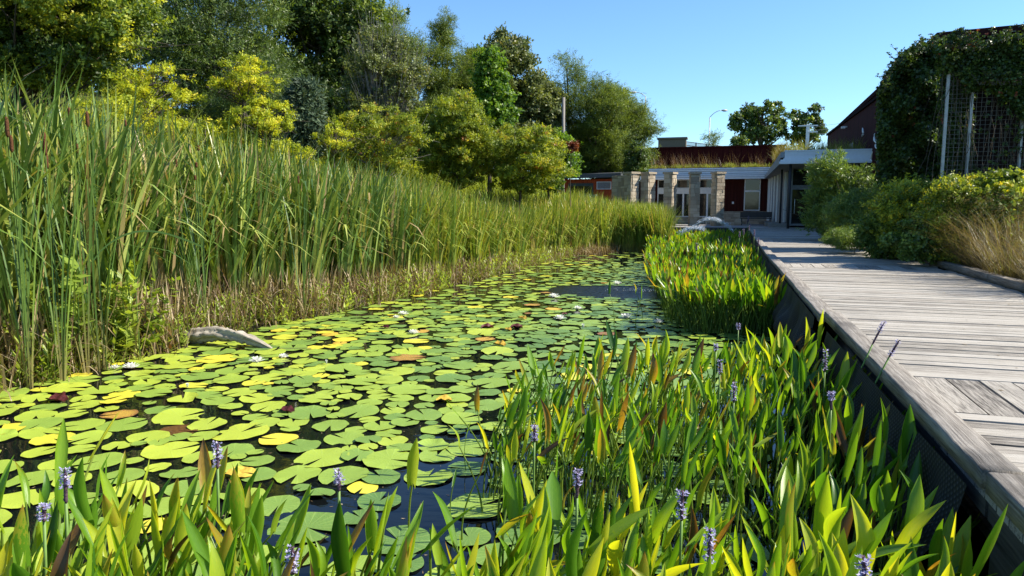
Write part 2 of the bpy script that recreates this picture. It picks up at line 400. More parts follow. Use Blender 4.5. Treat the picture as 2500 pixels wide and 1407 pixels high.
# ------------------------------------------------------------ buildings
M_white = plain('pale_painted_metal', (.76, .80, .84), .35, .5, 0, .04)
M_frame = plain('white_window_frame', (.78, .77, .74), .5, .4, 0, .05)
M_red = None
def boards_mat(name, c1, c2, axis=0, pitch=.2):
    m, t = new_mat(name); o_ = objco(t); s_ = N(t, 'ShaderNodeSeparateXYZ'); t.links.new(o_, s_.inputs[0])
    ph = mth(t, 'FRACT', mth(t, 'DIVIDE', s_.outputs[axis], pitch))
    gr = mth(t, 'LESS_THAN', ph, .06)
    nz = noise(t, 1, 4, mapv(t, o_, (6, 6, .5)))
    c = ramp(t, nz, [(.3, c1), (.7, c2)]).outputs[0]
    c = mixc(t, gr, c, tuple(x * .35 for x in c1))
    finish(t, pbsdf(t, c, .85, .08, 0, bumpn(t, mth(t, 'SUBTRACT', 1.0, gr), .5, .02)).outputs[0]); return m
M_red = boards_mat('dark_red_siding', (.04, .010, .008), (.07, .017, .013), 0)
M_redmetal = boards_mat('oxblood_metal_siding', (.045, .008, .007), (.06, .011, .009), 0, .45)
M_redx = boards_mat('oxblood_metal_siding_side', (.045, .008, .007), (.058, .012, .010), 1, 1.5)
M_dark = plain('dark_bronze_metal', (.03, .03, .032), .5, .4)
m, t = new_mat('window_glass')
finish(t, pbsdf(t, (.012, .015, .016), .06, .6, 0, bumpn(t, noise(t, 2, 2, objco(t)), .05, .02)).outputs[0]); M_glass = m
m, t = new_mat('split_limestone')
a = attr(t, 'tint').outputs['Fac']; nz = noise(t, 14, 5, objco(t), .7)
f = mth(t, 'ADD', a, mth(t, 'MULTIPLY', mth(t, 'SUBTRACT', nz, .5), .7), True)
c = ramp(t, f, [(0, (.27, .22, .16)), (.4, (.38, .32, .235)), (.75, (.46, .39, .29)), (1, (.50, .44, .34))]).outputs[0]
finish(t, pbsdf(t, c, .9, .15, 0, bumpn(t, nz, .9, .04)).outputs[0]); M_stone = m

def block(mb, x0, x1, y0, y1, z0, z1, tint, M, off, g=.008, rough=.012):
    """one rough stone with a pillowed face"""
    j = lambda: (rng.random() - .5) * rough * 2
    V = [(x + j(), y + j(), z) for x in (x0, x1) for y in (y0, y1) for z in (z0 + g, z1 - g)]
    q = [[0, 1, 3, 2], [4, 6, 7, 5], [0, 4, 5, 1], [2, 3, 7, 6], [0, 2, 6, 4], [1, 5, 7, 3]]
    V = np.array(V)[np.array(q).ravel()] @ np.asarray(M).T + np.asarray(off)
    mb.add(V, np.arange(24).reshape(6, 4), tint=tint)
def stone_mass(mb, w, d, h, M, off, course=.2):
    """masonry block w x d (centred) built of irregular coursed stones over a mortar core"""
    mb.box(-w / 2 + .035, w / 2 - .035, -d / 2 + .035, d / 2 - .035, 0, h, .12, M=M, off=off)
    z = 0
    while z < h - .03:
        ch = min(course * rng.choice([.6, 1, 1, 1.35]), h - z)
        for face in range(4):
            L = w if face % 2 == 0 else d; D = d if face % 2 == 0 else w
            x = -L / 2 + (.0 if face % 2 == 0 else .07)
            end = L / 2 - (.0 if face % 2 == 0 else .07)
            while x < end - .02:
                bw = rng.uniform(.18, .5); x1 = min(x + bw, end)
                if end - x1 < .08: x1 = end
                a = face * np.pi / 2; c_, s_ = np.cos(a), np.sin(a)
                M2 = np.asarray(M) @ np.array([[c_, -s_, 0], [s_, c_, 0], [0, 0, 1]])
                pr = rng.uniform(0, .025)
                block(mb, x + .008, x1 - .008, -D / 2 - pr, -D / 2 + .06, z, z + ch, rng.random(), M2, off)
                x = x1
        z += ch
def Rz(a): c_, s_ = math.cos(a), math.sin(a); return np.array([[c_, -s_, 0], [s_, c_, 0], [0, 0, 1]])
I3 = np.eye(3)

# low nature-centre building
b0 = empty('visitor_building', (0, 50, .9), 'low dark red building with white fascia, grass roof and glazed doors behind stone piers', 'building')
def bpart(mb, name, mat, parent, smooth=False):
    o = mb.build(name, mat, smooth=smooth)
    o.parent = parent
    p = parent; off = Vector((0, 0, 0))
    while p: off += p.location; p = p.parent
    o.location = -off
    return o
mb = MB()
mb.box(-.95, .68, 51, 51.3, 1.75, 3.95); mb.box(1.70, 2.6, 51, 51.3, 1.75, 3.95)
mb.box(.68, 1.70, 51.01, 51.3, 1.75, 1.80); bpart(mb, 'siding_wall', M_red, b0)
mb = MB(); mb.box(-6.1, -5.05, 51, 51.3, 1.35, 3.95); bpart(mb, 'siding_wall', M_red, b0)
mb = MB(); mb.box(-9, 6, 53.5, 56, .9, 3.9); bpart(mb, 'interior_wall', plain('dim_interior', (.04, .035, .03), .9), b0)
mb = MB()
for x0, x1 in ((-.95, 2.6), (-6.1, -.95)):
    stone_mass(mb, x1 - x0, .34, .85 if x0 > -1 else .45, I3, ((x0 + x1) / 2, 51.0, .9), .13)
bpart(mb, 'stone_plinth', M_stone, b0)
# glazed front: frame, transoms, doors
def frame_rect(mb, x0, x1, z0, z1, y, w=.06, d=.08):
    mb.box(x0, x0 + w, y - d, y, z0, z1); mb.box(x1 - w, x1, y - d, y, z0, z1)
    mb.box(x0 + w, x1 - w, y - d + .003, y, z0, z0 + w); mb.box(x0 + w, x1 - w, y - d + .003, y, z1 - w, z1)
def glazing(name, rects, y, parent, mat=M_frame):
    mb = MB(); g = MB()
    for x0, x1, z0, z1 in rects:
        frame_rect(mb, x0, x1, z0, z1, y); g.box(x0 + .055, x1 - .055, y - .035, y - .025, z0 + .055, z1 - .055)
    f = bpart(mb, name, mat, parent); bpart(g, 'pane', M_glass, f); return f
for x0, x1 in ((-5.05, -3.9), (-3.9, -2.3), (-2.3, -1.3), (-1.3, -.95)):
    glazing('transom_window', [(x0, x1, 3.3, 3.92)], 51.05, b0)
mb = MB(); mb.box(-5.05, -.95, 50.95, 51.1, 3.0, 3.298); bpart(mb, 'door_header', M_frame, b0)
for x0, x1 in ((-5.05, -4.2), (-4.2, -3.3), (-3.3, -2.45), (-2.45, -1.7), (-1.7, -.95)):
    f = glazing('glass_door', [(x0, x1, 1.36, 2.998)], 51.05, b0)
    mb = MB(); mb.tube([(x1 - .12, 50.92, 2.0), (x1 - .12, 50.92, 2.4)], .012); bpart(mb, 'handle', M_dark, f)
f = glazing('tall_window', [(.68, 1.70, 1.80, 3.1), (.68, 1.70, 3.102, 3.93)], 50.99, b0)
mb = MB(); mb.box(-.08, .04, 50.93, 50.99, 2.25, 2.4); bpart(mb, 'outlet_box', M_frame, b0)
# stepped fascia, white
mb = MB()
mb.box(-6.15, 1.96, 49.95, 51.4, 3.9, 4.12); mb.box(-6.05, 2.1, 50.02, 51.4, 4.12, 4.24); mb.box(-5.6, 2.3, 50.08, 51.5, 4.24, 4.62)
mb.box(-5.6, 2.3, 50.06, 50.078, 4.40, 4.42); mb.box(-6.12, 1.96, 49.93, 49.948, 4.085, 4.118)
mb.box(1.55, 1.9, 49.9, 49.93, 4.33, 4.36)
bpart(mb, 'fascia', M_white, b0)
mb = MB()
for z, y_, a_, c_ in ((4.245, 50.0, -6.0, 2.2), (4.40, 50.055, -5.6, 2.3), (4.52, 50.055, -5.6, 2.3), (4.125, 49.93, -6.1, 2.0), (4.0, 49.93, -6.1, 2.0)): mb.box(a_, c_, y_ - .004, y_ + .03, z, z + .025)
bpart(mb, 'fascia_groove_shade', plain('groove_shade_grey', (.16, .19, .22), .6), b0)  # raised grey strips; shade of grooves and steps put into their colour
mb = MB(); mb.box(-5.5, 3.6, 50.4, 58, 4.5, 4.68); bpart(mb, 'roof_bed', plain('roof_soil', (.07, .055, .04), .95), b0)
# upper dark red wall
mb = MB(); mb.box(-6.6, 3.55, 58, 58.4, 4.5, 6.55); mb.box(-6.65, 3.6, 57.9, 58.5, 6.55, 6.66); bpart(mb, 'upper_wall', M_redmetal, b0)
mb = MB()
frame_rect(mb, -6.58, -6.05, 5.35, 6.3, 57.99, .05); f = bpart(mb, 'louvre_window', M_frame, b0)
mb = MB()
for k in range(10): mb.box(-6.53, -6.1, 57.94, 57.97, 5.41 + k * .085, 5.45 + k * .085)
bpart(mb, 'louvre', plain('vent_grey', (.18, .18, .17), .6), f)

# porch
pr_ = empty('entrance_porch', (3, 44, .9), 'white edged porch with grey soffit, slatted curved wall and dark posts beside the boardwalk', 'porch')
mb = MB()
# lower band + upper band, front
mb.box(2.3, 7.6, 41.5, 41.62, 4.36, 4.60); mb.box(2.56, 7.6, 41.62, 41.8, 4.60, 5.07)
mb.box(2.5, 7.6, 41.56, 41.7, 4.60, 4.68); mb.box(2.54, 7.6, 41.60, 41.619, 4.85, 4.87); mb.box(2.54, 7.6, 41.585, 41.619, 5.03, 5.09)
mb.box(2.28, 7.6, 41.46, 41.499, 4.37, 4.5)
bpart(mb, 'fascia', M_white, pr_)
# sloping side edge & soffit: falls back to the low roof
def slab(mb, P, th):
    P = np.array(P, float); V = np.vstack([P, P - [0, 0, th]])
    Q = [[0, 1, 2, 3], [7, 6, 5, 4], [0, 4, 5, 1], [1, 5, 6, 2], [2, 6, 7, 3], [3, 7, 4, 0]]
    V = V[np.array(Q).ravel()]; mb.add(V, np.arange(24).reshape(6, 4))
mb = MB(); slab(mb, [(2.28, 41.5, 4.58), (2.34, 41.5, 4.58), (1.99, 49.94, 4.12), (1.9, 49.94, 4.12)], .24)
slab(mb, [(2.36, 41.7, 5.0), (2.6, 41.7, 5.05), (2.6, 50, 4.6), (2.05, 50, 4.3)], .3)
bpart(mb, 'side_fascia', plain('grey_metal_edge', (.26, .28, .30), .5), pr_)
mb = MB(); slab(mb, [(2.345, 41.63, 4.42), (7.6, 41.63, 4.42), (7.6, 50.9, 3.95), (1.995, 49.96, 3.93)], .05)
bpart(mb, 'soffit', plain('grey_soffit', (.30, .29, .27), .8), pr_)
mb = MB(); slab(mb, [(2.62, 41.85, 5.0), (7.6, 41.85, 5.0), (7.6, 57.8, 4.75), (2.62, 57.8, 4.75)], .12)
bpart(mb, 'roof_bed', plain('roof_soil_porch', (.07, .055, .04), .95), pr_)
# curved slatted wall
mb = MB(); gl = MB()
for k in range(7):
    u = k / 6; x = 2.2 + .72 * u ** 1.6; y = 50.6 - 4.6 * u
    mb.box(-.05, .05, -.06, .06, 1.15, 4.05 + .22 * u, off=(x, y, 0))
    if k < 6:
        u2 = (k + 1) / 6; x2 = 2.2 + .72 * u2 ** 1.6; y2 = 50.6 - 4.6 * u2
        P = [(x + .02, y, 1.15), (x2 + .02, y2, 1.15), (x2 + .02, y2, 4.1), (x + .02, y, 4.05)]
        gl.add(P + [(a + .05, b, c_) for a, b, c_ in P], [[0, 1, 2, 3], [7, 6, 5, 4]])
bpart(mb, 'white_batten', M_frame, pr_); bpart(gl, 'batten_wall', plain('batten_backing', (.26, .27, .28), .7), pr_)
mb = MB()
mb.box(2.95, 2.99, 44.3, 45.9, 1.15, 4.1); bpart(mb, 'side_glass', M_glass, pr_)
mb = MB(); mb.box(2.97, 3.2, 44.05, 44.3, 1.0, 4.2); mb.box(3.2, 5.6, 44.1, 44.25, 3.05, 3.3); mb.box(3.2, 5.6, 44.1, 44.25, 1.0, 1.12)
mb.box(4.35, 4.45, 44.1, 44.25, 1.12, 3.05); bpart(mb, 'entry_frame', plain('grey_entry_frame', (.20, .21, .21), .6), pr_)
for x0 in (3.2, 4.45):
    mb = MB(); mb.box(x0, x0 + 1.15, 44.17, 44.2, 1.12, 3.05); mb.box(x0, x0 + 1.15, 44.17, 44.2, 3.3, 4.15); d = bpart(mb, 'entry_door', M_glass, pr_)
    mb = MB(); mb.tube([(x0 + .15, 44.1, 1.7), (x0 + .15, 44.1, 2.5)], .018); bpart(mb, 'handle', M_frame, d)
mb = MB(); mb.box(1.9, 2.9, 45.8, 48.4, .9, 1.15); mb.box(2.0, 2.98, 43.9, 45.8, .9, 1.13); bpart(mb, 'stone_step', plain('step_stone', (.24, .225, .20), .9, bump=.4), pr_)
for x, y, r_ in ((2.88, 41.75, .07), (2.62, 44.4, .06)):
    mb = MB(); mb.tube([(x, y, .9), (x, y, 4.38)], r_, 12); bpart(mb, 'post', M_dark, pr_, True)

# stone piers set out on a curve, each turned a little further
piers = [(1543, 44.5, 48, 'pale stone pier joined to a low stone wall, furthest from the porch', .62), (1583, 45, 40, 'pale stone pier standing behind the cattails, next to the walled one', .62),
         (1637, 45.5, 26, 'stone pier with a narrow sunlit side, middle of the five', .58), (1697, 46, -10, 'grey shaded stone pier between the glass doors', .58), (1754, 46, -36, 'rough stone pier nearest the dark red wall', .56)]
for k, (px_, Y_, ang, lab, w) in enumerate(piers):
    p0 = atY(px_, 420, Y_); base = (p0[0], p0[1], .9)
    los = math.atan2(p0[0], p0[1])
    M = Rz(-los - R(ang) + (0 if ang > 0 else 0))
    e = tag(empty('stone_pier', base), lab, 'stone pier', 'stone piers in front of the glass doors')
    top = 4.18
    mb = MB(); stone_mass(mb, w, w, top - .9 - .12, M, base, .21)
    o = mb.build('shaft', M_stone, e); o.location = (-base[0], -base[1], -base[2])
    mb = MB(); mb.box(-w / 2 - .06, w / 2 + .06, -w / 2 - .06, w / 2 + .06, 0, .12, .35, M=M, off=(base[0], base[1], top - .12))
    o = mb.build('capstone', M_stone, e); o.location = (-base[0], -base[1], -base[2])
    if k == 0:
        mb = MB(); c0 = np.array([base[0], base[1], .9]) + M @ np.array([-1.0, 0, 0])
        stone_mass(mb, 1.3, .35, 3.1, M, c0, .21); o = mb.build('stone_wing', M_stone, e); o.location = (-base[0], -base[1], -base[2])
# low stone wall and black bench under the window
e = MB(); stone_mass(e, 1.3, .4, .42, I3, (-.15, 47.6, .9), .11)
tag(e.build('low_stone_wall', M_stone), 'low rubble stone wall right of the last pier, catching the sun', 'stone wall')
bn = empty('bench', (1.4, 47.9, .9), 'black metal bench under the tall window', 'bench')
mb = MB(); mb.box(-.95, .95, -.25, .25, .42, .48); mb.build('seat', M_dark, bn)
for x in (-.85, .85):
    mb = MB(); mb.box(x - .03, x + .03, -.22, .22, 0, .42); mb.build('leg', M_dark, bn)
mb = MB(); mb.box(-.95, .95, .22, .26, .5, .85); mb.build('backrest', M_dark, bn)
p = gnd(1650, 573, .35)
mb = MB(); mb.box(-.85, .75, -.3, .3, 0, .75, off=(p[0], p[1], .1)); mb.box(-.9, .8, -.35, .35, .75, .82, off=(p[0], p[1], .1))
tag(mb.build('stone_trough', plain('black_stone', (.025, .027, .03), .5, bump=.3)), 'black stone trough at the water edge behind the pickerelweed', 'trough')

# orange shed at the left
sh = empty('orange_shed', (-10, 52, .9), 'orange shed with dark sloping roof edge half hidden by the trees', 'shed')
M_orange = boards_mat('orange_siding', (.36, .065, .025), (.44, .085, .03), 0, .3)
mb = MB(); mb.box(-14.2, -8.2, 52, 55, .9, 4.05); bpart(mb, 'wall', M_orange, sh)
mb = MB(); slab(mb, [(-15, 51.6, 4.32), (-7.75, 51.6, 4.45), (-7.75, 56, 4.75), (-15, 56, 4.6)], .3); bpart(mb, 'roof', plain('slate_metal', (.07, .08, .09), .5), sh)
mb = MB(); mb.box(-11.6, -9.75, 51.93, 51.99, 2.2, 3.75); f = bpart(mb, 'window', plain('dark_green_frame', (.05, .06, .055), .6), sh)
mb = MB(); mb.box(-11.5, -9.85, 51.88, 51.929, 2.3, 3.55); bpart(mb, 'pane', M_glass, f)
mb = MB(); frame_rect(mb, -9.5, -8.45, 3.3, 3.85, 51.99, .04); f = bpart(mb, 'vent', M_frame, sh)
mb = MB()
for k in range(8): mb.box(-9.45, -8.5, 51.92, 51.96, 3.35 + k * .058, 3.385 + k * .058)
bpart(mb, 'vent_slat', plain('vent_slats', (.30, .33, .35), .5), f)
mb = MB(); mb.box(-8.28, -8.16, 51.9, 52.02, .9, 3.5); bpart(mb, 'corner_trim', M_frame, sh)
p = at(1330, 480, 44)
sh2 = empty('orange_kiosk', (p[0], p[1], .9), 'small orange and grey wall panel with a white post, seen under the tree branches', 'kiosk')
mb = MB(); mb.box(-.9, -.1, 0, .2, 0, 1.9); mb.build('orange_panel', M_orange, sh2)
mb = MB(); mb.box(.02, 3.2, 0, .2, 0, 1.9); mb.build('grey_panel', plain('grey_blue_panel', (.16, .18, .22), .6), sh2)
mb = MB(); mb.box(-.12, .02, -.1, .1, 0, 2.1); mb.build('post', M_frame, sh2)
mb = MB(); mb.box(1.0, 2.2, -.06, 0, .7, 1.35); mb.box(1.08, 2.12, -.09, -.06, .78, .84); mb.build('notice_board', M_frame, sh2)

# the big red barn-like hall to the right with climbers and trellis
hall = empty('red_hall', (8, 45, .9), 'tall dark red hall whose long side runs beside the boardwalk behind the climbers', 'building')
mb = MB(); mb.box(6.8, 7.2, 31.6, 61, .8, 7.5); bpart(mb, 'side_wall', M_redx, hall)
mb = MB(); mb.box(7.2, 22, 31.6, 32.0, .8, 8.3); bpart(mb, 'front_wall', M_redmetal, hall)
mb = MB(); mb.box(6.7, 7.3, 31.5, 61.2, 7.5, 7.64); bpart(mb, 'eaves', plain('matte_dark_trim', (.02, .012, .012), .95, .02), hall)
mb = MB(); slab(mb, [(7.1, 31.3, 8.62), (22, 31.3, 9.2), (22, 61, 9.2), (7.1, 61, 7.9)], .25); bpart(mb, 'roof', plain('dark_red_roof', (.03, .012, .012), .95, .02), hall)
mb = MB(); mb.box(6.72, 6.79, 47.5, 49, 5.1, 5.9); bpart(mb, 'small_window', M_dark, hall)
mb = MB(); mb.tube([(6.75, 50.5, 7.1), (6.5, 50.5, 7.1)], .05); mb.box(6.4, 6.62, 50.35, 50.65, 7.0, 7.12); bpart(mb, 'wall_lamp', M_frame, hall)
# curled metal ornaments on the side wall
for k, (px_, py_) in enumerate([(2108, 325), (2131, 385), (2139, 340), (2143, 355), (2147, 330), (2152, 385), (2158, 345), (2166, 300), (2156, 372), (2162, 290)]):
    d = ray(px_, py_); P = CAM + d * 6.72 / d[0]
    mb = MB(); s_ = .22; hgt = .5
    u = np.linspace(0, 1, 12); ph = rng.random() * 6
    pts = np.stack([-.05 * np.ones(12), s_ * np.sin(u * 4.2 + ph), hgt * (u - .5) + .05 * np.cos(u * 7)], -1)
    mb.tube(pts, .05 * np.sin(np.pi * (u * .9 + .05)) + .008, 6)
    o = mb.build('wall_ornament', M_frame, smooth=True, loc=tuple(P))
    tag(o, ['lone pale curled ornament, furthest from the climbers on the red wall', 'lowest curled ornament on the red wall', 'upper curled ornament of the main cluster on the red wall', 'curled ornament in the middle of the cluster on the red wall', 'small curled ornament at the top of the cluster', 'low curled ornament nearest the climber stems', 'pale squiggle beside the climbing leaves', 'second highest curled ornament at the edge of the climber', 'curled ornament below the middle of the cluster', 'highest curled ornament, touching the climber'][k], 'ornament', 'curled metal ornaments on the red wall')
# trellis in front of the wall
tr = empty('trellis', (9, 24, .9), 'tall wire mesh trellis with pale posts carrying the climber', 'trellis')
def rayX(px_, py_, Yv): return atY(px_, py_, Yv)
TY = 19.0
x1 = atY(2368, 300, TY)[0]; x0 = atY(2308, 300, TY)[0]; x2 = atY(2495, 300, TY)[0]; zt = atY(2368, 120, TY)[2]
M_galv = plain('galvanised_steel', (.36, .37, .36), .5, .5, .3)
for x in (x0, x1, x2, x2 + (x2 - x1), x2 + 2 * (x2 - x1)):
    mb = MB(); mb.box(x - .03, x + .03, TY - .03, TY + .03, .8, zt, off=(-9, -24, -.9)); mb.build('post', M_galv, tr)
mb = MB(); px1 = x2 + 2 * (x2 - x1)
for k in range(int((px1 - x0) / .1)): mb.box(x0 + k * .1, x0 + k * .1 + .005, TY - .004, TY + .004, .9, zt, off=(-9, -24, -.9))
for k in range(int((zt - .9) / .1)): mb.box(x0, px1, TY - .014, TY - .006, (.9 + k * .1), .905 + k * .1, off=(-9, -24, -.9))
mb.build('wire_mesh', plain('dull_wire', (.16, .16, .15), .6, .3), tr)
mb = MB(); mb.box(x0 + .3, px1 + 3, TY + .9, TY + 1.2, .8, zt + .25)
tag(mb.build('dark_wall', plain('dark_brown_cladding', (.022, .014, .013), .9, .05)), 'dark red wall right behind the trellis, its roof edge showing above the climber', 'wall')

# far side: bridge parapet, railing, street lamps, utility poles, wires
def pole_base(px_, py_, D): p = at(px_, py_, D); return p
p0 = at(1607, 345, 90); p1 = at(1673, 345, 90)
mb = MB(); mb.box(0, 3.4, 0, 1.2, -6, 0, off=(p0[0], p0[1], at(1640, 341, 90)[2])); mb.box(-.15, 3.55, -.15, 1.35, .0, .22, off=(p0[0], p0[1], at(1640, 341, 90)[2]))
tag(mb.build('bridge_abutment', plain('weathered_concrete', (.15, .12, .08), .9, bump=.5)), 'weathered concrete bridge abutment above the red wall', 'bridge end')
mb = MB(); A = at(1673, 346, 90); B = at(1835, 366, 96); L = 26
for k in range(L + 1):
    u = k / L; P = A * (1 - u) + B * u
    for s_ in range(4):
        u2 = min(1, (k + s_ / 4) / L); P2 = A * (1 - u2) + B * u2; mb.box(-.02, .02, -.02, .02, -.9, 0, off=P2)
    if k % 4 == 0: mb.box(-.07, .07, -.07, .07, -1.2, .05, off=P)
for dz in (0, -.45, -.85): mb.tube([A + [0, 0, dz], B + [0, 0, dz]], .045, 4)
tag(mb.build('bridge_railing', plain('rail_steel', (.22, .21, .19), .6)), 'thin steel bridge railing sloping down behind the roof', 'railing')
def lamp(px_, ytop, pxa, ya, D, label, r=.09):
    P = at(px_, ytop, D); Q_ = at(pxa, ya, D)
    e = empty('street_lamp', (P[0], P[1], 2), label, 'street lamp', 'street lamps on the road behind')
    mb = MB(); z = P[2] - 2; mb.tube([(0, 0, 0), (0, 0, z)], [r, r * .7], 8); mb.build('pole', M_galv, e, True)
    d = Q_ - P; u = np.linspace(0, 1, 9)
    pts = np.stack([d[0] * u, d[1] * u, z + d[2] * (1 - (1 - u) ** 2)], -1)
    mb = MB(); mb.tube(pts, r * .5, 6); mb.build('arm', M_galv, e, True)
    h = MB(); s_ = np.sign(pxa - px_); ux = d / np.linalg.norm(d[:2]); v = np.linspace(0, 1, 7)
    h.tube(np.stack([pts[-1, 0] + ux[0] * .9 * v, pts[-1, 1] + ux[1] * .9 * v, np.full(7, pts[-1, 2])], -1), .16 * np.sin(np.pi * (v * .85 + .1)), 8); h.build('lamp_head', M_galv, e, True)
lamp(1576, 236, 1554, 226, 92, 'street lamp half behind the feathery tree at the edge of the sky')
lamp(1733, 287, 1761, 270, 95, 'street lamp standing alone against open sky')
P = at(1376, 238, 45); mb = MB(); mb.tube([(P[0], P[1], 1), tuple(P)], [.12, .10], 8)
tag(mb.build('utility_pole', M_greybark, smooth=True), 'plain weathered wooden pole among the trees', 'pole')
P = at(1973, 304, 75); e = empty('utility_pole', (P[0], P[1], 2), 'pale utility pole with crossarms in front of the distant oak', 'utility pole')
mb = MB(); mb.box(-.16, .16, -.16, .16, 0, P[2] - 2); mb.build('pole', M_frame, e)
for dz, a, b in ((.15, -1.0, .95), (.8, 0, .95)):
    mb = MB(); mb.box(a, b, -.22, -.165, P[2] - 2 - dz - .06, P[2] - 2 - dz + .06); mb.build('crossarm', M_frame, e)
for k in range(3):
    A = at(1993, 309 + 9 * k, 75); B = at(2140, 268 + 14 * k, 70); B = A + (B - A) * 1.6; u = np.linspace(0, 1, 12)
    pts = A[None] * (1 - u)[:, None] + B[None] * u[:, None]; pts[:, 2] -= .5 * np.sin(np.pi * u)
    mb = MB(); mb.tube(pts, .014, 4); tag(mb.build('power_line', M_galv), ['uppermost power line from the crossarm pole', 'middle power line from the crossarm pole', 'lowest power line from the crossarm pole'][k], 'wire', 'power lines at the crossarm pole')

# ------------------------------------------------------------ foliage templates (leaf along +Z, width along X)
LEAF = (np.array([[0, 0, 0], [.27, .05, .45], [0, 0, 1], [-.27, .05, .45]], float), np.array([[0, 1, 2, 3]]), np.array([[0, 0, 0], [1, .45, 0], [0, 1, 0], [-1, .45, 0]], float))
NARROW = (LEAF[0] * [.45, 1, 1], LEAF[1], LEAF[2])
BROAD = (LEAF[0] * [1.7, 1, 1], LEAF[1], LEAF[2])
def make_spray(leaf, n, ln, spread=1.0, seed=0, size=.45, droop=.0):
    r = np.random.default_rng(seed); mb = MB()
    k = np.arange(n); u = (k + .5) / n
    az = np.where(k % 2 == 0, 0, np.pi) + r.normal(0, .5, n); tilt = r.uniform(.7, 1.5, n) * spread
    T = np.stack([r.normal(0, .04, n), droop * u ** 2 + r.normal(0, .04, n), u * ln], -1)
    mb.scatter(leaf, rots(az + np.pi / 2, tilt, r.uniform(-1, 1, n), size * r.uniform(.7, 1.2, n)), T, r.random(n))
    tw = MB()
    V = np.vstack(mb.V); Q = np.vstack(mb.Q); g = np.vstack(mb.g)
    return V, Q, g
SP_BROAD = make_spray(BROAD, 7, .8, 1, 1, .5)
SP_MID = make_spray(LEAF, 8, .9, 1, 2, .42)
SP_LOC = make_spray(NARROW, 14, 1.0, 1.1, 3, .26)
SP_WIL = make_spray(NARROW, 9, 1.0, .6, 4, .5)

G_dark = [(0, (.026, .046, .012)), (.4, (.07, .12, .022)), (.75, (.145, .215, .035)), (1, (.26, .32, .055))]
G_locust = [(0, (.065, .095, .02)), (.4, (.12, .175, .032)), (.75, (.19, .25, .042)), (1, (.28, .33, .06))]
G_olive = [(0, (.06, .08, .026)), (.4, (.12, .155, .045)), (.8, (.20, .235, .07)), (1, (.28, .26, .12))]
G_bright = [(0, (.05, .12, .012)), (.5, (.13, .24, .02)), (1, (.26, .38, .035))]
G_mixed = [(0, (.08, .12, .018)), (.5, (.25, .32, .04)), (.8, (.40, .42, .045)), (.95, (.52, .44, .06)), (1, (.45, .20, .06))]
G_yel = [(0, (.13, .17, .02)), (.3, (.30, .37, .03)), (.7, (.55, .57, .045)), (1, (.72, .62, .06))]
G_left = [(0, (.05, .09, .016)), (.45, (.14, .21, .028)), (.75, (.30, .36, .04)), (1, (.60, .60, .06))]
G_red = [(0, (.14, .05, .02)), (1, (.26, .07, .04))]
G_jun = [(0, (.04, .065, .04)), (.5, (.075, .115, .065)), (1, (.13, .17, .095))]
M_F = {}
for k_, st_, tr_, gl_ in (('dark', G_dark, .3, .5), ('locust', G_locust, .42, .25), ('olive', G_olive, .3, .35), ('bright', G_bright, .4, .5), ('mixed', G_mixed, .4, .3),
                          ('yellow', G_yel, .5, .25), ('left', G_left, .4, .5), ('red', G_red, .45, .3), ('juniper', G_jun, .15, .2)):
    M_F[k_] = foliage_mat(k_ + '_tree_leaves', st_, min(.48, tr_ + .08), gloss=gl_ * .8)

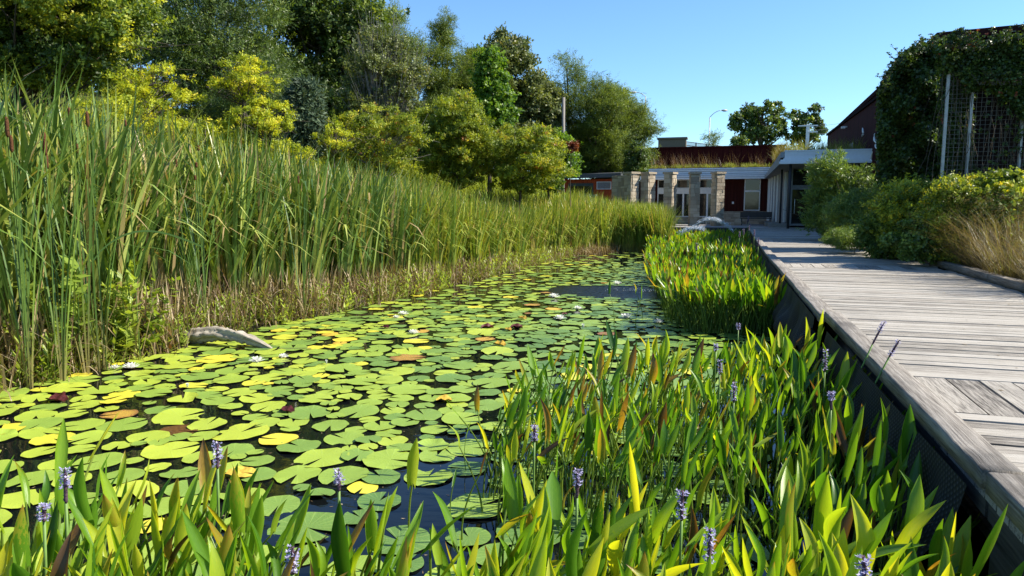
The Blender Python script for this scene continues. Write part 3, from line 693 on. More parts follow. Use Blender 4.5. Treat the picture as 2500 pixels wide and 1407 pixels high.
def tree(name, label, cat, px_, ytop, hw, ybot, D, mat, spray, ssize, ncl, nsp, group=None, gap=.0, shape='round', bark=None, seed=1, depth=None, limbs=16, trunk=.16, twigs=0, tips=.35, bare=0, lean=0., flat=.75, rcs=1.0):
    r = np.random.default_rng(seed); bark = bark or M_bark
    c = at(px_, (ytop + ybot) / 2, D); Rr = hw / F_PX * D; H = (ybot - ytop) / F_PX * D
    gz = float(terrain_z(c[0], c[1])); base = np.array([c[0] + lean, c[1], gz - .1])
    e = empty(name, tuple(base), label, cat, group)
    dep = depth or Rr
    # clump centres through the crown's volume, mostly in its outer shell
    d = r.normal(size=(ncl, 3)); d /= np.linalg.norm(d, axis=1, keepdims=True)
    rad = r.uniform(.15, 1, ncl) ** .45
    P = d * rad[:, None]
    zz = P[:, 2]
    if shape == 'cone': s_ = np.clip(1.05 - (zz + 1) / 2 * .85, .08, 1)
    elif shape == 'top': s_ = np.clip(.65 + .35 * zz, .3, 1)
    elif shape == 'column': s_ = np.full(ncl, 1.0)
    else: s_ = np.ones(ncl)
    lob = np.minimum(1.14, 1 + .2 * np.sin(3 * np.arctan2(P[:, 1], P[:, 0]) + seed) + .16 * np.sin(4.3 * zz + seed * 2 + 2 * np.sign(P[:, 0])) + np.clip(r.normal(0, .09, ncl), -.2, .12))
    rc0 = .30 * min(Rr, H / 2) * rcs
    P = np.stack([P[:, 0] * (Rr - rc0 * .7) * s_ * lob, P[:, 1] * (dep - rc0 * .5) * s_ * lob, zz * (H / 2 - rc0 * .5)], -1) + c - base
    rc = rc0 * r.uniform(.4, 1.3, ncl) * np.where(rad > .9, .75, 1)
    cz_lo = c[2] - H / 2 - base[2]
    # trunk and limbs
    mb = MB(); top = c[2] + H * .32 - base[2]; u = np.linspace(0, 1, 9)
    tp = np.stack([(c[0] - base[0]) * u + .05 * Rr * np.sin(u * 6 + seed), .05 * Rr * np.cos(u * 5 + seed) - .05 * Rr, u * top], -1)
    mb.tube(tp, trunk * (1 - .82 * u), 8)
    o = mb.build('trunk', bark, e, True)
    lb = MB()
    order = np.argsort(r.random(ncl))[:limbs]
    for k in order:
        q_ = P[k]; t0 = np.clip((q_[2] - .35 * np.linalg.norm(q_[:2]) - .1 * H) / max(top, .1), .12, .92)
        s0 = np.array([np.interp(t0, u, tp[:, a]) for a in range(3)]); v = np.linspace(0, 1, 7)[:, None]
        mid = (s0 + q_) / 2 + np.array([0, 0, -.08 * H]) + r.normal(0, .06 * Rr, 3)
        pts = (1 - v) ** 2 * s0 + 2 * v * (1 - v) * mid + v ** 2 * q_
        lb.tube(pts, trunk * .38 * (1 - .8 * v[:, 0]), 5)
        for _ in range(twigs):
            e_ = q_ + r.normal(0, 1, 3) * rc[k] * 1.5; v2 = np.linspace(0, 1, 5)[:, None]; st = pts[r.integers(3, 7)]
            pp = st * (1 - v2) + e_ * v2 + r.normal(0, .04, (5, 3)) * rc[k] * v2; lb.tube(pp, trunk * .07 * (1 - .7 * v2[:, 0]) + .004, 3, cap=False)
    if bare:
        for _ in range(bare):
            k = r.integers(0, ncl); st = P[k] * r.uniform(.3, .9) * [1, 1, 1] ; e_ = P[k] + (P[k] - (c - base)) * r.uniform(0, .25) + r.normal(0, .3, 3) + [0, 0, r.uniform(.2, 1.2)]
            v2 = np.linspace(0, 1, 5)[:, None]; pp = st * (1 - v2) + e_ * v2 + r.normal(0, .05, (5, 3)) * v2; lb.tube(pp, .022 * (1 - .7 * v2[:, 0]), 3, cap=False)
    lb.build('limbs', bark, e, True)
    # leaves
    n = ncl * nsp; ci = np.repeat(np.arange(ncl), nsp)
    dd = r.normal(size=(n, 3)); dd /= np.linalg.norm(dd, axis=1, keepdims=True)
    off = dd * (r.uniform(.05, 1, n) ** .5)[:, None] * rc[ci][:, None] * np.array([1.15, 1.15, flat])
    wild = r.random(n) < .12; off[wild] *= 1.5
    T = P[ci] + off
    if gap: keep = r.random(n) > gap * (np.sin(T[:, 0] * 2.3 + T[:, 2] * 1.7 + seed) > .2); T = T[keep]; ci = ci[keep]; off = off[keep]; n = len(T)
    az = np.arctan2(-off[:, 0], off[:, 1]) + r.normal(0, .8, n)
    tilt = r.uniform(.3, 1.5, n) + .3 * (off[:, 2] < 0)
    tint = np.clip(r.normal(.42, .2, n) + (r.random(ncl) - .5)[ci] * tips, 0, 1)
    mb = MB(); mb.scatter(spray, rots(az, tilt, r.uniform(0, 6.28, n), ssize * r.uniform(.7, 1.25, n)), T, tint)
    mb.build('crown', mat, e)
    return e

WOOD = 'tall trees behind the cattails'
T_ = tree
T_('deciduous_tree', 'huge dark green tree filling the upper left behind the yellow shrubs', 'tree', 530, -150, 200, 350, 36, M_F['dark'], SP_LOC, .60, 130, 80, WOOD, seed=1, trunk=.3, tips=.5)
T_('deciduous_tree', 'dark blackish tree behind the blue green juniper', 'tree', 790, -110, 175, 380, 42, M_F['dark'], SP_MID, .52, 120, 80, WOOD, seed=2, trunk=.3, tips=.5)
T_('deciduous_tree', 'dark tree at the far left edge behind the leafy branches', 'tree', -60, -200, 220, 320, 30, M_F['dark'], SP_MID, .45, 90, 70, WOOD, seed=3, trunk=.3)
T_('deciduous_tree', 'dim tree filling the gap behind the leafy left tree', 'tree', 260, -200, 220, 340, 40, M_F['dark'], SP_MID, .55, 100, 70, WOOD, seed=4, trunk=.3)
T_('deciduous_tree', 'low dark understorey tree beneath the huge left tree', 'tree', 650, 130, 160, 440, 31, M_F['dark'], SP_LOC, .42, 90, 70, WOOD, seed=24, trunk=.2, tips=.5)
T_('deciduous_tree', 'mid green tree whose rounded shoulder meets the sky first from the left', 'tree', 925, -20, 110, 380, 44, M_F['locust'], SP_LOC, .6, 110, 80, WOOD, seed=5, trunk=.28)
T_('deciduous_tree', 'dusty grey olive tree full of bare twigs', 'tree', 935, 70, 125, 400, 33, M_F['olive'], SP_MID, .27, 110, 60, WOOD, seed=6, trunk=.2, bark=M_greybark, bare=420, gap=.55)
T_('deciduous_tree', 'tall feathery tree with a small separate tuft at its top', 'tree', 1095, 62, 88, 420, 48, M_F['locust'], SP_LOC, .52, 120, 60, WOOD, seed=7, trunk=.26)
T_('deciduous_tree', 'small airy tree top poking out beside the tall feathery one', 'tree', 1080, 22, 36, 120, 47.5, M_F['locust'], SP_LOC, .42, 22, 36, WOOD, seed=27, trunk=.14, gap=.4, limbs=18, twigs=2)
T_('deciduous_tree', 'yellowish green tree filling the skyline between the feathery and flat topped ones', 'tree', 1158, 98, 60, 400, 50, M_F['locust'], SP_MID, .42, 80, 60, WOOD, seed=57, trunk=.2)
T_('deciduous_tree', 'flat topped olive green tree right behind the glossy bright tree', 'tree', 1240, 78, 92, 420, 52, M_F['olive'], SP_MID, .52, 120, 70, WOOD, seed=8, trunk=.28)
T_('deciduous_tree', 'glossy bright green broad leaved tree with an upright crown', 'tree', 1200, 106, 80, 420, 32, M_F['bright'], SP_BROAD, .24, 140, 64, WOOD, seed=9, shape='cone', trunk=.14, tips=.6)
T_('deciduous_tree', 'thin pale green tree with sky showing between its limbs, behind the wooden pole', 'tree', 1385, 118, 62, 420, 56, M_F['locust'], SP_LOC, .55, 80, 45, WOOD, seed=10, trunk=.25, gap=.5, twigs=2)
T_('deciduous_tree', 'feathery green tree between the wooden pole and the edge of the wood', 'tree', 1462, 160, 90, 480, 54, M_F['locust'], SP_LOC, .55, 120, 66, WOOD, seed=11, trunk=.25)
T_('deciduous_tree', 'drooping feathery tree at the right hand end of the wood, beside the red wall', 'tree', 1527, 212, 84, 500, 56, M_F['locust'], SP_LOC, .55, 120, 66, WOOD, seed=12, trunk=.25, shape='round')
T_('deciduous_tree', 'shadowed bushy tree low behind the orange shed', 'tree', 1450, 290, 110, 470, 58, M_F['dark'], SP_MID, .45, 70, 60, WOOD, seed=13, trunk=.2)
T_('deciduous_tree', 'shadowed leafy tree between the glossy tree and the wooden pole', 'tree', 1315, 180, 80, 440, 54, M_F['olive'], SP_MID, .5, 100, 60, WOOD, seed=14, trunk=.2)
T_('deciduous_tree', 'low dark tree behind the grey olive tree trunks', 'tree', 1050, 260, 180, 480, 40, M_F['dark'], SP_MID, .42, 90, 60, WOOD, seed=28, trunk=.2)
T_('leaning_tree', 'leafy tree at the upper left with sunlit yellow green branch ends', 'tree', 110, -150, 285, 240, 17, M_F['left'], SP_MID, .24, 210, 80, seed=15, trunk=.12, twigs=3, tips=.9, depth=2.4, lean=-1.5, limbs=50, rcs=.8, gap=.3)
SH = 'yellowing shrubs'
for a in [('bright yellow spreading shrub with bare dark branches below, standing highest above the cattails', 590, 128, 75, 270, 17.5, 30, 16), ('yellow branchy shrub leaning out towards the juniper', 655, 245, 80, 350, 17, 30, 17), ('yellow shrub below the leafy left tree', 380, 150, 100, 300, 16.5, 40, 18),
          ('low yellow green shrub just above the cattail tips at the left', 310, 235, 130, 390, 15.5, 60, 38), ('yellow green shrub in the gap between the two tall yellow ones', 500, 285, 110, 420, 16.5, 50, 39), ('small orange tinged yellow shrub right of the juniper', 818, 298, 46, 375, 22, 18, 19), ('faded yellow green shrub low in front of the juniper', 700, 330, 80, 420, 19, 30, 36)]:
    T_('yellow_shrub', a[0], 'shrub', a[1], a[2], a[3], a[4], a[5], M_F['yellow'], SP_MID, .155, int(a[6] * 1.5), 18, SH, seed=a[7], trunk=.05, twigs=5, limbs=30, flat=.45, depth=1.1, rcs=.62, gap=.5, tips=.5)
T_('juniper', 'blue green conical juniper between the yellow shrubs and the dusty tree', 'conifer', 745, 205, 52, 400, 23, M_F['juniper'], SP_WIL, .36, 80, 70, seed=20, trunk=.08, shape='cone', limbs=6, depth=.6)
T_('small_tree', 'yellowish sparse small tree with twiggy grey branches, left of the dark trunked ones', 'tree', 905, 250, 145, 460, 25, M_F['mixed'], SP_MID, .19, 200, 30, seed=21, trunk=.07, twigs=4, limbs=40, tips=.7, gap=.4, bark=M_greybark, flat=.5, rcs=.65)
T_('small_tree', 'green and gold small tree with a dark upright trunk', 'tree', 1115, 215, 100, 470, 28, M_F['mixed'], SP_MID, .21, 230, 42, seed=22, trunk=.10, gap=.35, twigs=3, tips=.5, flat=.5, rcs=.65)
T_('small_tree', 'broad low tree with reddish lower leaves beside the orange shed', 'tree', 1265, 295, 150, 482, 29, M_F['mixed'], SP_MID, .21, 240, 42, seed=23, trunk=.10, gap=.35, twigs=3, tips=.7, flat=.5, rcs=.65)
T_('small_tree', 'fresh green rounded tree overhanging the orange shed', 'tree', 1340, 312, 78, 474, 33, M_F['bright'], SP_BROAD, .2, 90, 56, seed=25, trunk=.09, tips=.8)
T_('red_shrub', 'small tuft of red leaves at the top of the green tree by the pole', 'shrub', 1394, 348, 15, 374, 31, M_F['red'], SP_MID, .2, 10, 18, seed=26, trunk=.03, limbs=5, gap=.3)
T_('climber_column', 'dark round clump of climber growing on a post left of the red wall', 'climber', 1556, 350, 36, 440, 50, M_F['dark'], SP_MID, .35, 30, 50, seed=29, trunk=.1, flat=1)
# beyond the roof, on the right
T_('distant_oak', 'distant oak with dense dark clumps against open sky behind the roof', 'tree', 1862, 238, 68, 366, 88, M_F['dark'], SP_BROAD, .5, 70, 36, 'distant trees behind the roof', seed=31, trunk=.35, limbs=40, gap=.6, flat=.8, rcs=.62)
T_('distant_oak', 'smaller distant oak just behind the pale crossarm pole', 'tree', 1968, 256, 50, 366, 88, M_F['dark'], SP_BROAD, .5, 46, 34, 'distant trees behind the roof', seed=32, trunk=.3, limbs=30, gap=.6, rcs=.62)
T_('distant_oak', 'little oak branch clump sticking out left of the big distant oak', 'tree', 1795, 282, 13, 312, 87, M_F['dark'], SP_BROAD, .7, 8, 16, 'distant trees behind the roof', seed=33, trunk=.12, limbs=6)
T_('distant_sapling', 'wispy pale sapling in front of the lone street lamp', 'tree', 1741, 318, 27, 366, 84, M_F['locust'], SP_LOC, .6, 18, 14, seed=34, trunk=.08, limbs=16, gap=.4)
T_('distant_bush', 'low dark bush on the skyline right of the wispy sapling', 'bush', 1802, 338, 18, 364, 84, M_F['dark'], SP_MID, .6, 12, 22, seed=35, trunk=.06, limbs=4)

# ------------------------------------------------------------ meadow on the slope (uncountable), roof grass
def blade_t(nseg, bend, fold=0, tip=.75, vee=.12, kink=None):
    u = np.linspace(0, 1, nseg + 1); w = np.where(u < tip, .82 + .18 * u / tip, np.clip((1 - u) / (1 - tip), 0, 1) ** .8) * .5
    yb = bend * u ** 2.3; z = u.copy()
    if fold: a = np.clip((u - fold) / (1 - fold), 0, 1); yb = yb + .55 * a * (1 - fold) * 1.6; z = z - a ** 1.5 * (1 - fold) * 1.15
    V = []; g = []
    for k in range(nseg + 1):
        V += [(-w[k], yb[k], z[k]), (w[k], yb[k], z[k])]; g += [(-1, u[k], 0), (1, u[k], 0)]
    Q = [(2 * k, 2 * k + 1, 2 * k + 3, 2 * k + 2) for k in range(nseg)]
    return np.array(V, float), np.array(Q), np.array(g, float)
def blade_mat(name, stops, base_c=(.20, .17, .09), base_h=.22, trans=.35, gloss=.35):
    m, t = new_mat(name); a = attr(t, 'tint').outputs['Fac']; g = attr(t, 'lv').outputs['Vector']
    s_ = N(t, 'ShaderNodeSeparateXYZ'); t.links.new(g, s_.inputs[0])
    nz = noise(t, .5, 2, objco(t)); f = mth(t, 'ADD', a, mth(t, 'MULTIPLY', mth(t, 'SUBTRACT', nz, .5), .3), True)
    c = ramp(t, f, stops).outputs[0]
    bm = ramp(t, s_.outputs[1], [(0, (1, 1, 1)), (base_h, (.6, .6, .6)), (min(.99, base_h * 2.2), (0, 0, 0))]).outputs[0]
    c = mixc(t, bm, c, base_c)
    b = pbsdf(t, c, .4, gloss); tr = N(t, 'ShaderNodeBsdfTranslucent'); t.links.new(mixc(t, 1.0, c, (1.3, 1.25, .5), 'MULTIPLY'), tr.inputs[0])
    mx = N(t, 'ShaderNodeMixShader'); mx.inputs[0].default_value = trans
    t.links.new(b.outputs[0], mx.inputs[1]); t.links.new(tr.outputs[0], mx.inputs[2]); finish(t, mx.outputs[0]); return m
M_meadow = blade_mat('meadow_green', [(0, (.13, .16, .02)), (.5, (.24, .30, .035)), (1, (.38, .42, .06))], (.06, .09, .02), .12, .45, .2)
STEM_LEAFY = None
def leafy_stem(n, size, seed, h0=.1, leaf=NARROW, tl=(.5, 1.2)):
    """upright stem with leaves all the way up; height 1"""
    r = np.random.default_rng(seed); mb = MB(); st = blade_t(4, .08, tip=.95); mb.add(st[0] * [.012, 1, 1], st[1], lv=st[2])
    u = np.linspace(h0, 1, n); az = u * 30 + r.normal(0, .4, n)
    T = np.stack([np.zeros(n), .08 * u ** 2.3, u], -1)
    mb.scatter(leaf, rots(az, r.uniform(*tl, n), np.zeros(n), size * (1.25 - .6 * u)), T, r.random(n))
    V = np.vstack(mb.V); return V, np.vstack(mb.Q), np.vstack(mb.g)[:, [0, 1, 2]] * [1, 0, 0] + np.stack([0 * V[:, 0], np.clip(V[:, 2], 0, 1), 0 * V[:, 0]], -1)
LS = [leafy_stem(16, .2, s, leaf=NARROW) for s in range(3)]
def sc_area(mb, tmpls, n, xf, yf, h, tint=(.5, .2), wid=None, zf=terrain_z, lean=.12, seed=0, keep=None, hf=None, fan=0):
    r = np.random.default_rng(seed); y = r.uniform(*yf, n); x = xf(y, r.random(n))
    if keep is not None: k = keep(x, y); x = x[k]; y = y[k]; n = len(x)
    if fan:
        nc = max(1, n // fan); ci = r.integers(0, nc, n); x0_, y0_ = x[:nc][ci], y[:nc][ci]; x = x0_ + r.normal(0, .05, n); y = y0_ + r.normal(0, .07, n)
    z = zf(x, y); H = r.uniform(*h, n) * (hf(x, y) if hf else 1)
    if fan: H = H * r.uniform(.84, 1.12, nc)[ci]
    which = r.integers(0, len(tmpls), n); az = r.uniform(0, 6.28, n); tl = np.abs(r.normal(0, lean, n)); ti = np.clip(r.normal(*tint, n), 0, 1)
    if fan: az = np.arctan2(-(x - x0_), y - y0_); ti = np.clip(ti + r.normal(0, .12, nc)[ci], 0, 1)
    W = H if wid is None else r.uniform(*wid, n)
    for k, tm in enumerate(tmpls):
        s_ = which == k
        mb.scatter(tm, rots(az[s_], tl[s_], None, np.stack([W[s_], H[s_], H[s_]], -1)), np.stack([x[s_], y[s_], z[s_] - .03], -1), ti[s_])
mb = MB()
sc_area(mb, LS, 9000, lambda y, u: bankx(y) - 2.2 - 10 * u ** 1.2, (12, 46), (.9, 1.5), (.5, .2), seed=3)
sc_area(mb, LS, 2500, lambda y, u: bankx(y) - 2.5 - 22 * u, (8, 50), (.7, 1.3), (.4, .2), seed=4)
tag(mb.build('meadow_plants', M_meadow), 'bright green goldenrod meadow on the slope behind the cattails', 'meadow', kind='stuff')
M_roofg = blade_mat('roof_grass', [(0, (.22, .16, .07)), (.35, (.20, .20, .05)), (.7, (.26, .28, .05)), (1, (.20, .26, .05))], (.15, .13, .05), .1, .4, .2)
M_dry = blade_mat('dry_grass', [(0, (.10, .05, .035)), (.5, (.22, .14, .08)), (1, (.36, .26, .14))], (.2, .15, .07), .2, .35, .2)
BL = [blade_t(4, b_, 0, .4) for b_ in (.15, .4, .7)]
mb = MB(); r = np.random.default_rng(5)
cx = r.uniform(-5.4, 2.2, 70); cy = r.uniform(50.3, 52.0, 70)
for x, y in zip(cx, cy):
    sc_area(mb, BL, 55, lambda yy, u, x=x: x + (u - .5) * .35, (y - .15, y + .15), (.18, .5), (.65, .2), (.012, .022), zf=lambda a, b: np.full(len(a), 4.62), lean=.5, seed=int(r.integers(1e6)))
tag(mb.build('roof_grass', M_roofg), 'yellow green grass tufts growing along the low roof edge', 'grass', kind='stuff')
mb = MB()
for x, y in zip(r.uniform(-5.3, 2.2, 34), r.uniform(50.6, 52.6, 34)):
    sc_area(mb, BL[:2], 16, lambda yy, u, x=x: x + (u - .5) * .3, (y - .1, y + .1), (.6, 1.35), (.3, .2), (.009, .016), zf=lambda a, b: np.full(len(a), 4.62), lean=.22, seed=int(r.integers(1e6)))
tag(mb.build('tall_roof_grass', M_dry), 'dry reddish grass plumes standing on the low roof', 'grass', kind='stuff')
mb = MB()
sc_area(mb, BL, 4200, lambda y, u: 2.75 + 3.9 * u, (42.2, 56), (.35, 1.1), (.5, .25), (.012, .022), zf=lambda a, b: np.full(len(a), 4.98), lean=.3, seed=9)
sc_area(mb, BL, 500, lambda y, u: 2.3 + .5 * u, (42, 49), (.5, 1.0), (.15, .15), (.01, .02), zf=lambda a, b: 5.05 - (b - 42) * .05, lean=.3, seed=10)
tag(mb.build('porch_roof_grass', M_roofg), 'shaggy grass covering the porch roof', 'grass', kind='stuff')

# ------------------------------------------------------------ cattails
M_cat = blade_mat('cattail_leaves', [(0, (.42, .30, .15)), (.07, (.40, .33, .12)), (.13, (.36, .38, .08)), (.28, (.19, .27, .04)), (.42, (.085, .155, .03)), (.66, (.07, .135, .03)), (.84, (.15, .24, .045)), (1, (.46, .50, .14))], (.24, .17, .07), .17, .27, .5)
M_cat2 = blade_mat('far_cattail_leaves', [(0, (.42, .30, .11)), (.14, (.42, .40, .09)), (.34, (.27, .33, .045)), (.5, (.14, .215, .03)), (.75, (.15, .24, .035)), (1, (.48, .52, .10))], (.34, .29, .09), .12, .32, .4)
CT = [blade_t(6, .05), blade_t(6, .12), blade_t(6, .2), blade_t(7, .32), blade_t(7, .10, .62), blade_t(6, .03), blade_t(6, .08), blade_t(7, .15, .78), blade_t(6, .45)]
def cat_h(x, y): return np.interp(y, [4, 9, 14, 20, 27, 31, 36], [1.32, 1.26, 1.10, .90, .74, .80, .82])
for nm, yr, n0, mt, lab, seed in (('cattail_bed', (4, 17), 13000, M_cat, 'dense tall green cattail leaves along the left bank, nearest stretch', 1),
                                  ('cattail_bed', (17, 29.5), 15000, M_cat2, 'yellow green cattail leaves along the middle of the bank', 2),
                                  ('cattail_bed', (29.5, 39.5), 17000, M_cat2, 'rounded stand of cattails in front of the stone piers', 3)):
    mb = MB()
    wd = 2.9 if yr[0] < 25 else 3.2
    sc_area(mb, CT, n0, lambda y, u: bankx(y) - (.62 if seed == 1 else .4) - wd * u ** 1.3 + .12 * np.sin(y * 3.1) + .1 * np.sin(y * 7.7), yr, (1.85, 3.05), (.5, .33), (.040, .066) if seed == 1 else (.034, .056), lean=.085, seed=seed, hf=cat_h, fan=10, keep=lambda x, y: ~((y > 8.6) & (y < 10.9) & (x > -9.1)))
    if yr[0] == 29.5:
        sc_area(mb, CT, 9000, lambda y, u: -4.2 + (-1.2 + 2.6 * u) * np.clip((39.8 - y) / 6, 0, 1), (33.5, 39.5), (1.6, 2.5), (.5, .27), (.02, .036), zf=lambda a, b: np.full(len(a), -.05), lean=.12, seed=44)
    tag(mb.build(nm, mt), lab, 'cattails', kind='stuff')
mb = MB()
sc_area(mb, CT[:6] + [CT[4], CT[8]], 15000, lambda y, u: bankx(y) + .12 - 1.25 * u + .12 * np.sin(y * 3.1), (4, 38), (.2, 1.2), (.45, .3), (.012, .028), lean=.2, seed=12, hf=lambda x, y: np.interp(y, [4, 10, 16, 30], [1.3, 1.15, .85, .65]), keep=lambda x, y: ~((y > 8.9) & (y < 11.2) & (x > -8.2)))
sc_area(mb, [BL[2], BL[1], CT[4]], 3500, lambda y, u: bankx(y) + .45 - 1.0 * u, (4, 38), (.4, 1.0), (.5, .3), (.010, .018), lean=.7, seed=13, keep=lambda x, y: ~((y > 8.9) & (y < 11.2) & (x > -8.2)))
M_dead = blade_mat('dead_reed_stems', [(0, (.10, .06, .035)), (.4, (.24, .17, .09)), (.75, (.40, .31, .18)), (1, (.55, .46, .30))], (.10, .07, .04), .1, .25, .25)
tag(mb.build('dead_reeds', M_dead), 'tan broken reed stems along the foot of the cattails', 'dead reeds', kind='stuff')
mb = MB()
sc_area(mb, [leafy_stem(14, .3, s, leaf=NARROW) for s in (7, 8)], 1500, lambda y, u: bankx(y) + .2 - .8 * u, (4.5, 30), (.3, .9), (.6, .3), lean=.3, seed=14, keep=lambda x, y: ~((y > 8.9) & (y < 11.2) & (x > -8.25)), hf=lambda x, y: np.interp(y, [4, 10, 30], [1, .9, .8]))
M_weed = blade_mat('weed_leaves', [(0, (.16, .08, .04)), (.2, (.20, .18, .05)), (.5, (.22, .31, .045)), (1, (.42, .50, .08))], (.10, .10, .03), .1, .45, .3)
tag(mb.build('bank_weeds', M_weed), 'leafy green weeds among the reed stems at the water line', 'weeds', kind='stuff')

# single cattails whose brown heads can be told apart
M_head = plain('cattail_brown', (.095, .042, .02), .9, .1, 0, .3, 60, .5)
heads = [(107, 322, 8.6, .28, .024, 'tall cattail with the fattest brown seed head, second from the left edge'), (112, 372, 8.8, .20, .020, 'cattail whose brown head sits just below the fattest one'),
         (15, 285, 8.4, .24, .022, 'cattail with a dark brown head at the far left edge'), (26, 330, 8.3, .20, .02, 'cattail head just under the one at the left edge'),
         (168, 262, 9.0, .14, .018, 'cattail with a small reddish head high among the leaf tips'), (212, 272, 9.2, .20, .022, 'cattail with a brown head tucked behind crossing leaves'),
         (484, 355, 11.7, .09, .02, 'cattail with a short upper head below the yellow shrubs'), (479, 396, 11.6, .09, .022, 'cattail with a short blunt head, middle of the little group'), (476, 428, 11.5, .08, .02, 'cattail with the lowest short head of the little group'),
         (430, 388, 11.7, .16, .014, 'cattail with a slim reddish head left of the little group'), (188, 350, 9.4, .14, .014, 'cattail with a slim brown head half hidden among dense leaves'),
         (306, 292, 9.8, .1, .016, 'cattail with a pale brown head below the leafy left tree'), (728, 428, 13.5, .16, .018, 'cattail with a dark head standing alone further along the bank'), (209, 400, 9.2, .2, .014, 'cattail with a withered rusty stalk and head')]
for px_, py_, D, L, rr, lab in heads:
    P = at(px_, py_, D); gz = float(terrain_z(P[0], P[1])); e = empty('cattail', (P[0], P[1], gz), lab, 'cattail', 'cattails with brown heads')
    h = P[2] - gz; lx = rng.normal(0, .05)
    mb = MB(); mb.tube([(lx * (1 - z) ** 2 * 3, 0, h * z) for z in np.linspace(0, 1, 6)] + [(0, 0, h + .08)], [.008] * 6 + [.003], 5, .4); mb.build('stalk', M_cat, e, True)
    mb = MB(); v = np.linspace(0, 1, 10); mb.tube(np.stack([0 * v, 0 * v, h - L + L * v], -1), rr * np.array([.4, .9, 1, 1.03, .96, 1, 1.02, .97, .85, .35]), 10); mb.build('seed_head', M_head, e, True)
    mb = MB(); n = 7
    mb.scatter(CT[1], rots(rng.uniform(0, 6.28, n), rng.uniform(.03, .16, n), None, np.stack([np.full(n, .022), rng.uniform(.8, 1.1, n) * h, rng.uniform(.8, 1.12, n) * h], -1)), np.zeros((n, 3)), rng.uniform(.3, .8, n)); mb.build('leaves', M_cat, e)
# one long leaf arching out of the bed
P0, P1 = gnd(330, 800, .3), None
mb = MB(); u = np.linspace(0, 1, 14); A = at(225, 640, 8.2); B = at(495, 603, 8.6)
pts = A * (1 - u)[:, None] + B * u[:, None]; pts[:, 2] += .28 * np.sin(np.pi * u ** .8)
V = np.concatenate([np.stack([pts + [0, 0, .011 * (1 - k)], pts - [0, 0, .011 * (1 - k)]], 1).reshape(-1, 3) for k in (0,)])
mb.add(V, [(2 * k, 2 * k + 1, 2 * k + 3, 2 * k + 2) for k in range(13)], tint=.5, lv=np.tile([0, .6, 0], (28, 1)))
tag(mb.build('arching_leaf', M_cat), 'single long cattail leaf bent over in an arch across the bed', 'leaf')

# bigger leafy plants at the near foot of the bank, one by one
lf = [leafy_stem(30, .17, 20 + s, .15, LEAF, (.7, 1.4)) for s in range(3)]
for k, (px_, py_, hpx, lab) in enumerate([(20, 900, 190, 'bushy smartweed at the left edge of the picture'), (75, 905, 250, 'tall leafy weed among dead stems near the left edge'), (175, 900, 300, 'leafy weed with yellowish tips between two cattail fans'),
        (235, 890, 260, 'green weed standing before the thick cattail fan'), (300, 880, 230, 'spreading leafy weed left of the white lily by the bank'), (350, 870, 200, 'low leafy weed behind the white lily by the bank'), (400, 850, 90, 'small pale green sprig growing at the root of the log'),
        (440, 850, 70, 'tuft of fresh leaves on the near side of the log'), (500, 800, 110, 'leafy weed behind the left end of the log'), (120, 930, 160, 'short weed rooted at the water beside dry stems'), (280, 620, 130, 'vine like weed climbing high in the cattails'), (620, 790, 90, 'small weed right behind the tip of the log')]):
    P = gnd(px_, py_, 0) if py_ > 700 else gnd(px_, 860, 0); Dd = float((P - CAM) @ FW); h = hpx / F_PX * Dd if py_ > 700 else 1.25
    e = empty('smartweed', (P[0], P[1], -.02), lab, 'weed', 'leafy weeds at the foot of the cattails')
    mb = MB(); n = 9 if h > .5 else 6
    az = rng.uniform(0, 6.28, n); mb.scatter(lf[k % 3], rots(az, rng.uniform(.05, .45, n), None, h * rng.uniform(.6, 1.05, n)), np.stack([rng.normal(0, .07, n), rng.normal(0, .07, n), 0 * az], -1), rng.uniform(.3, .95, n))
    mb.build('leaves', M_weed, e)

# ------------------------------------------------------------ landmark based wording, so that each of many look-alikes gets its own label
ORD = ['nearest', 'second nearest', 'third nearest', 'fourth nearest', 'fifth nearest', 'sixth nearest', 'seventh nearest', 'eighth nearest', 'ninth nearest', 'tenth nearest',
       'eleventh nearest', 'twelfth nearest', 'thirteenth nearest', 'fourteenth nearest', 'fifteenth nearest', 'sixteenth nearest', 'seventeenth nearest', 'eighteenth nearest', 'nineteenth nearest', 'twentieth nearest']
def rank_labels(items, marks, fmt):
    """items: (obj, (x, y), look); each is described by its look and its rank from the closest landmark"""
    bins = {}
    for o, p, look in items:
        d = [math.dist(p, m_[1]) for m_ in marks]; k = int(np.argmin(d)); bins.setdefault((k, look), []).append((d[k], o))
    for (k, look), L in bins.items():
        L.sort(key=lambda a: a[0])
        for i_, (_, o) in enumerate(L):
            w = ORD[i_] if i_ < len(ORD) else ('%dth nearest' % (i_ + 1))
            o['label'] = fmt.format(look=look, rank=w, mark=marks[k][0])
def proj(P):
    v = np.asarray(P, float) - CAM; d = v @ FW
    return 1250 + F_PX * (v @ RT) / d, 703.5 - F_PX * (v @ UP) / d, d

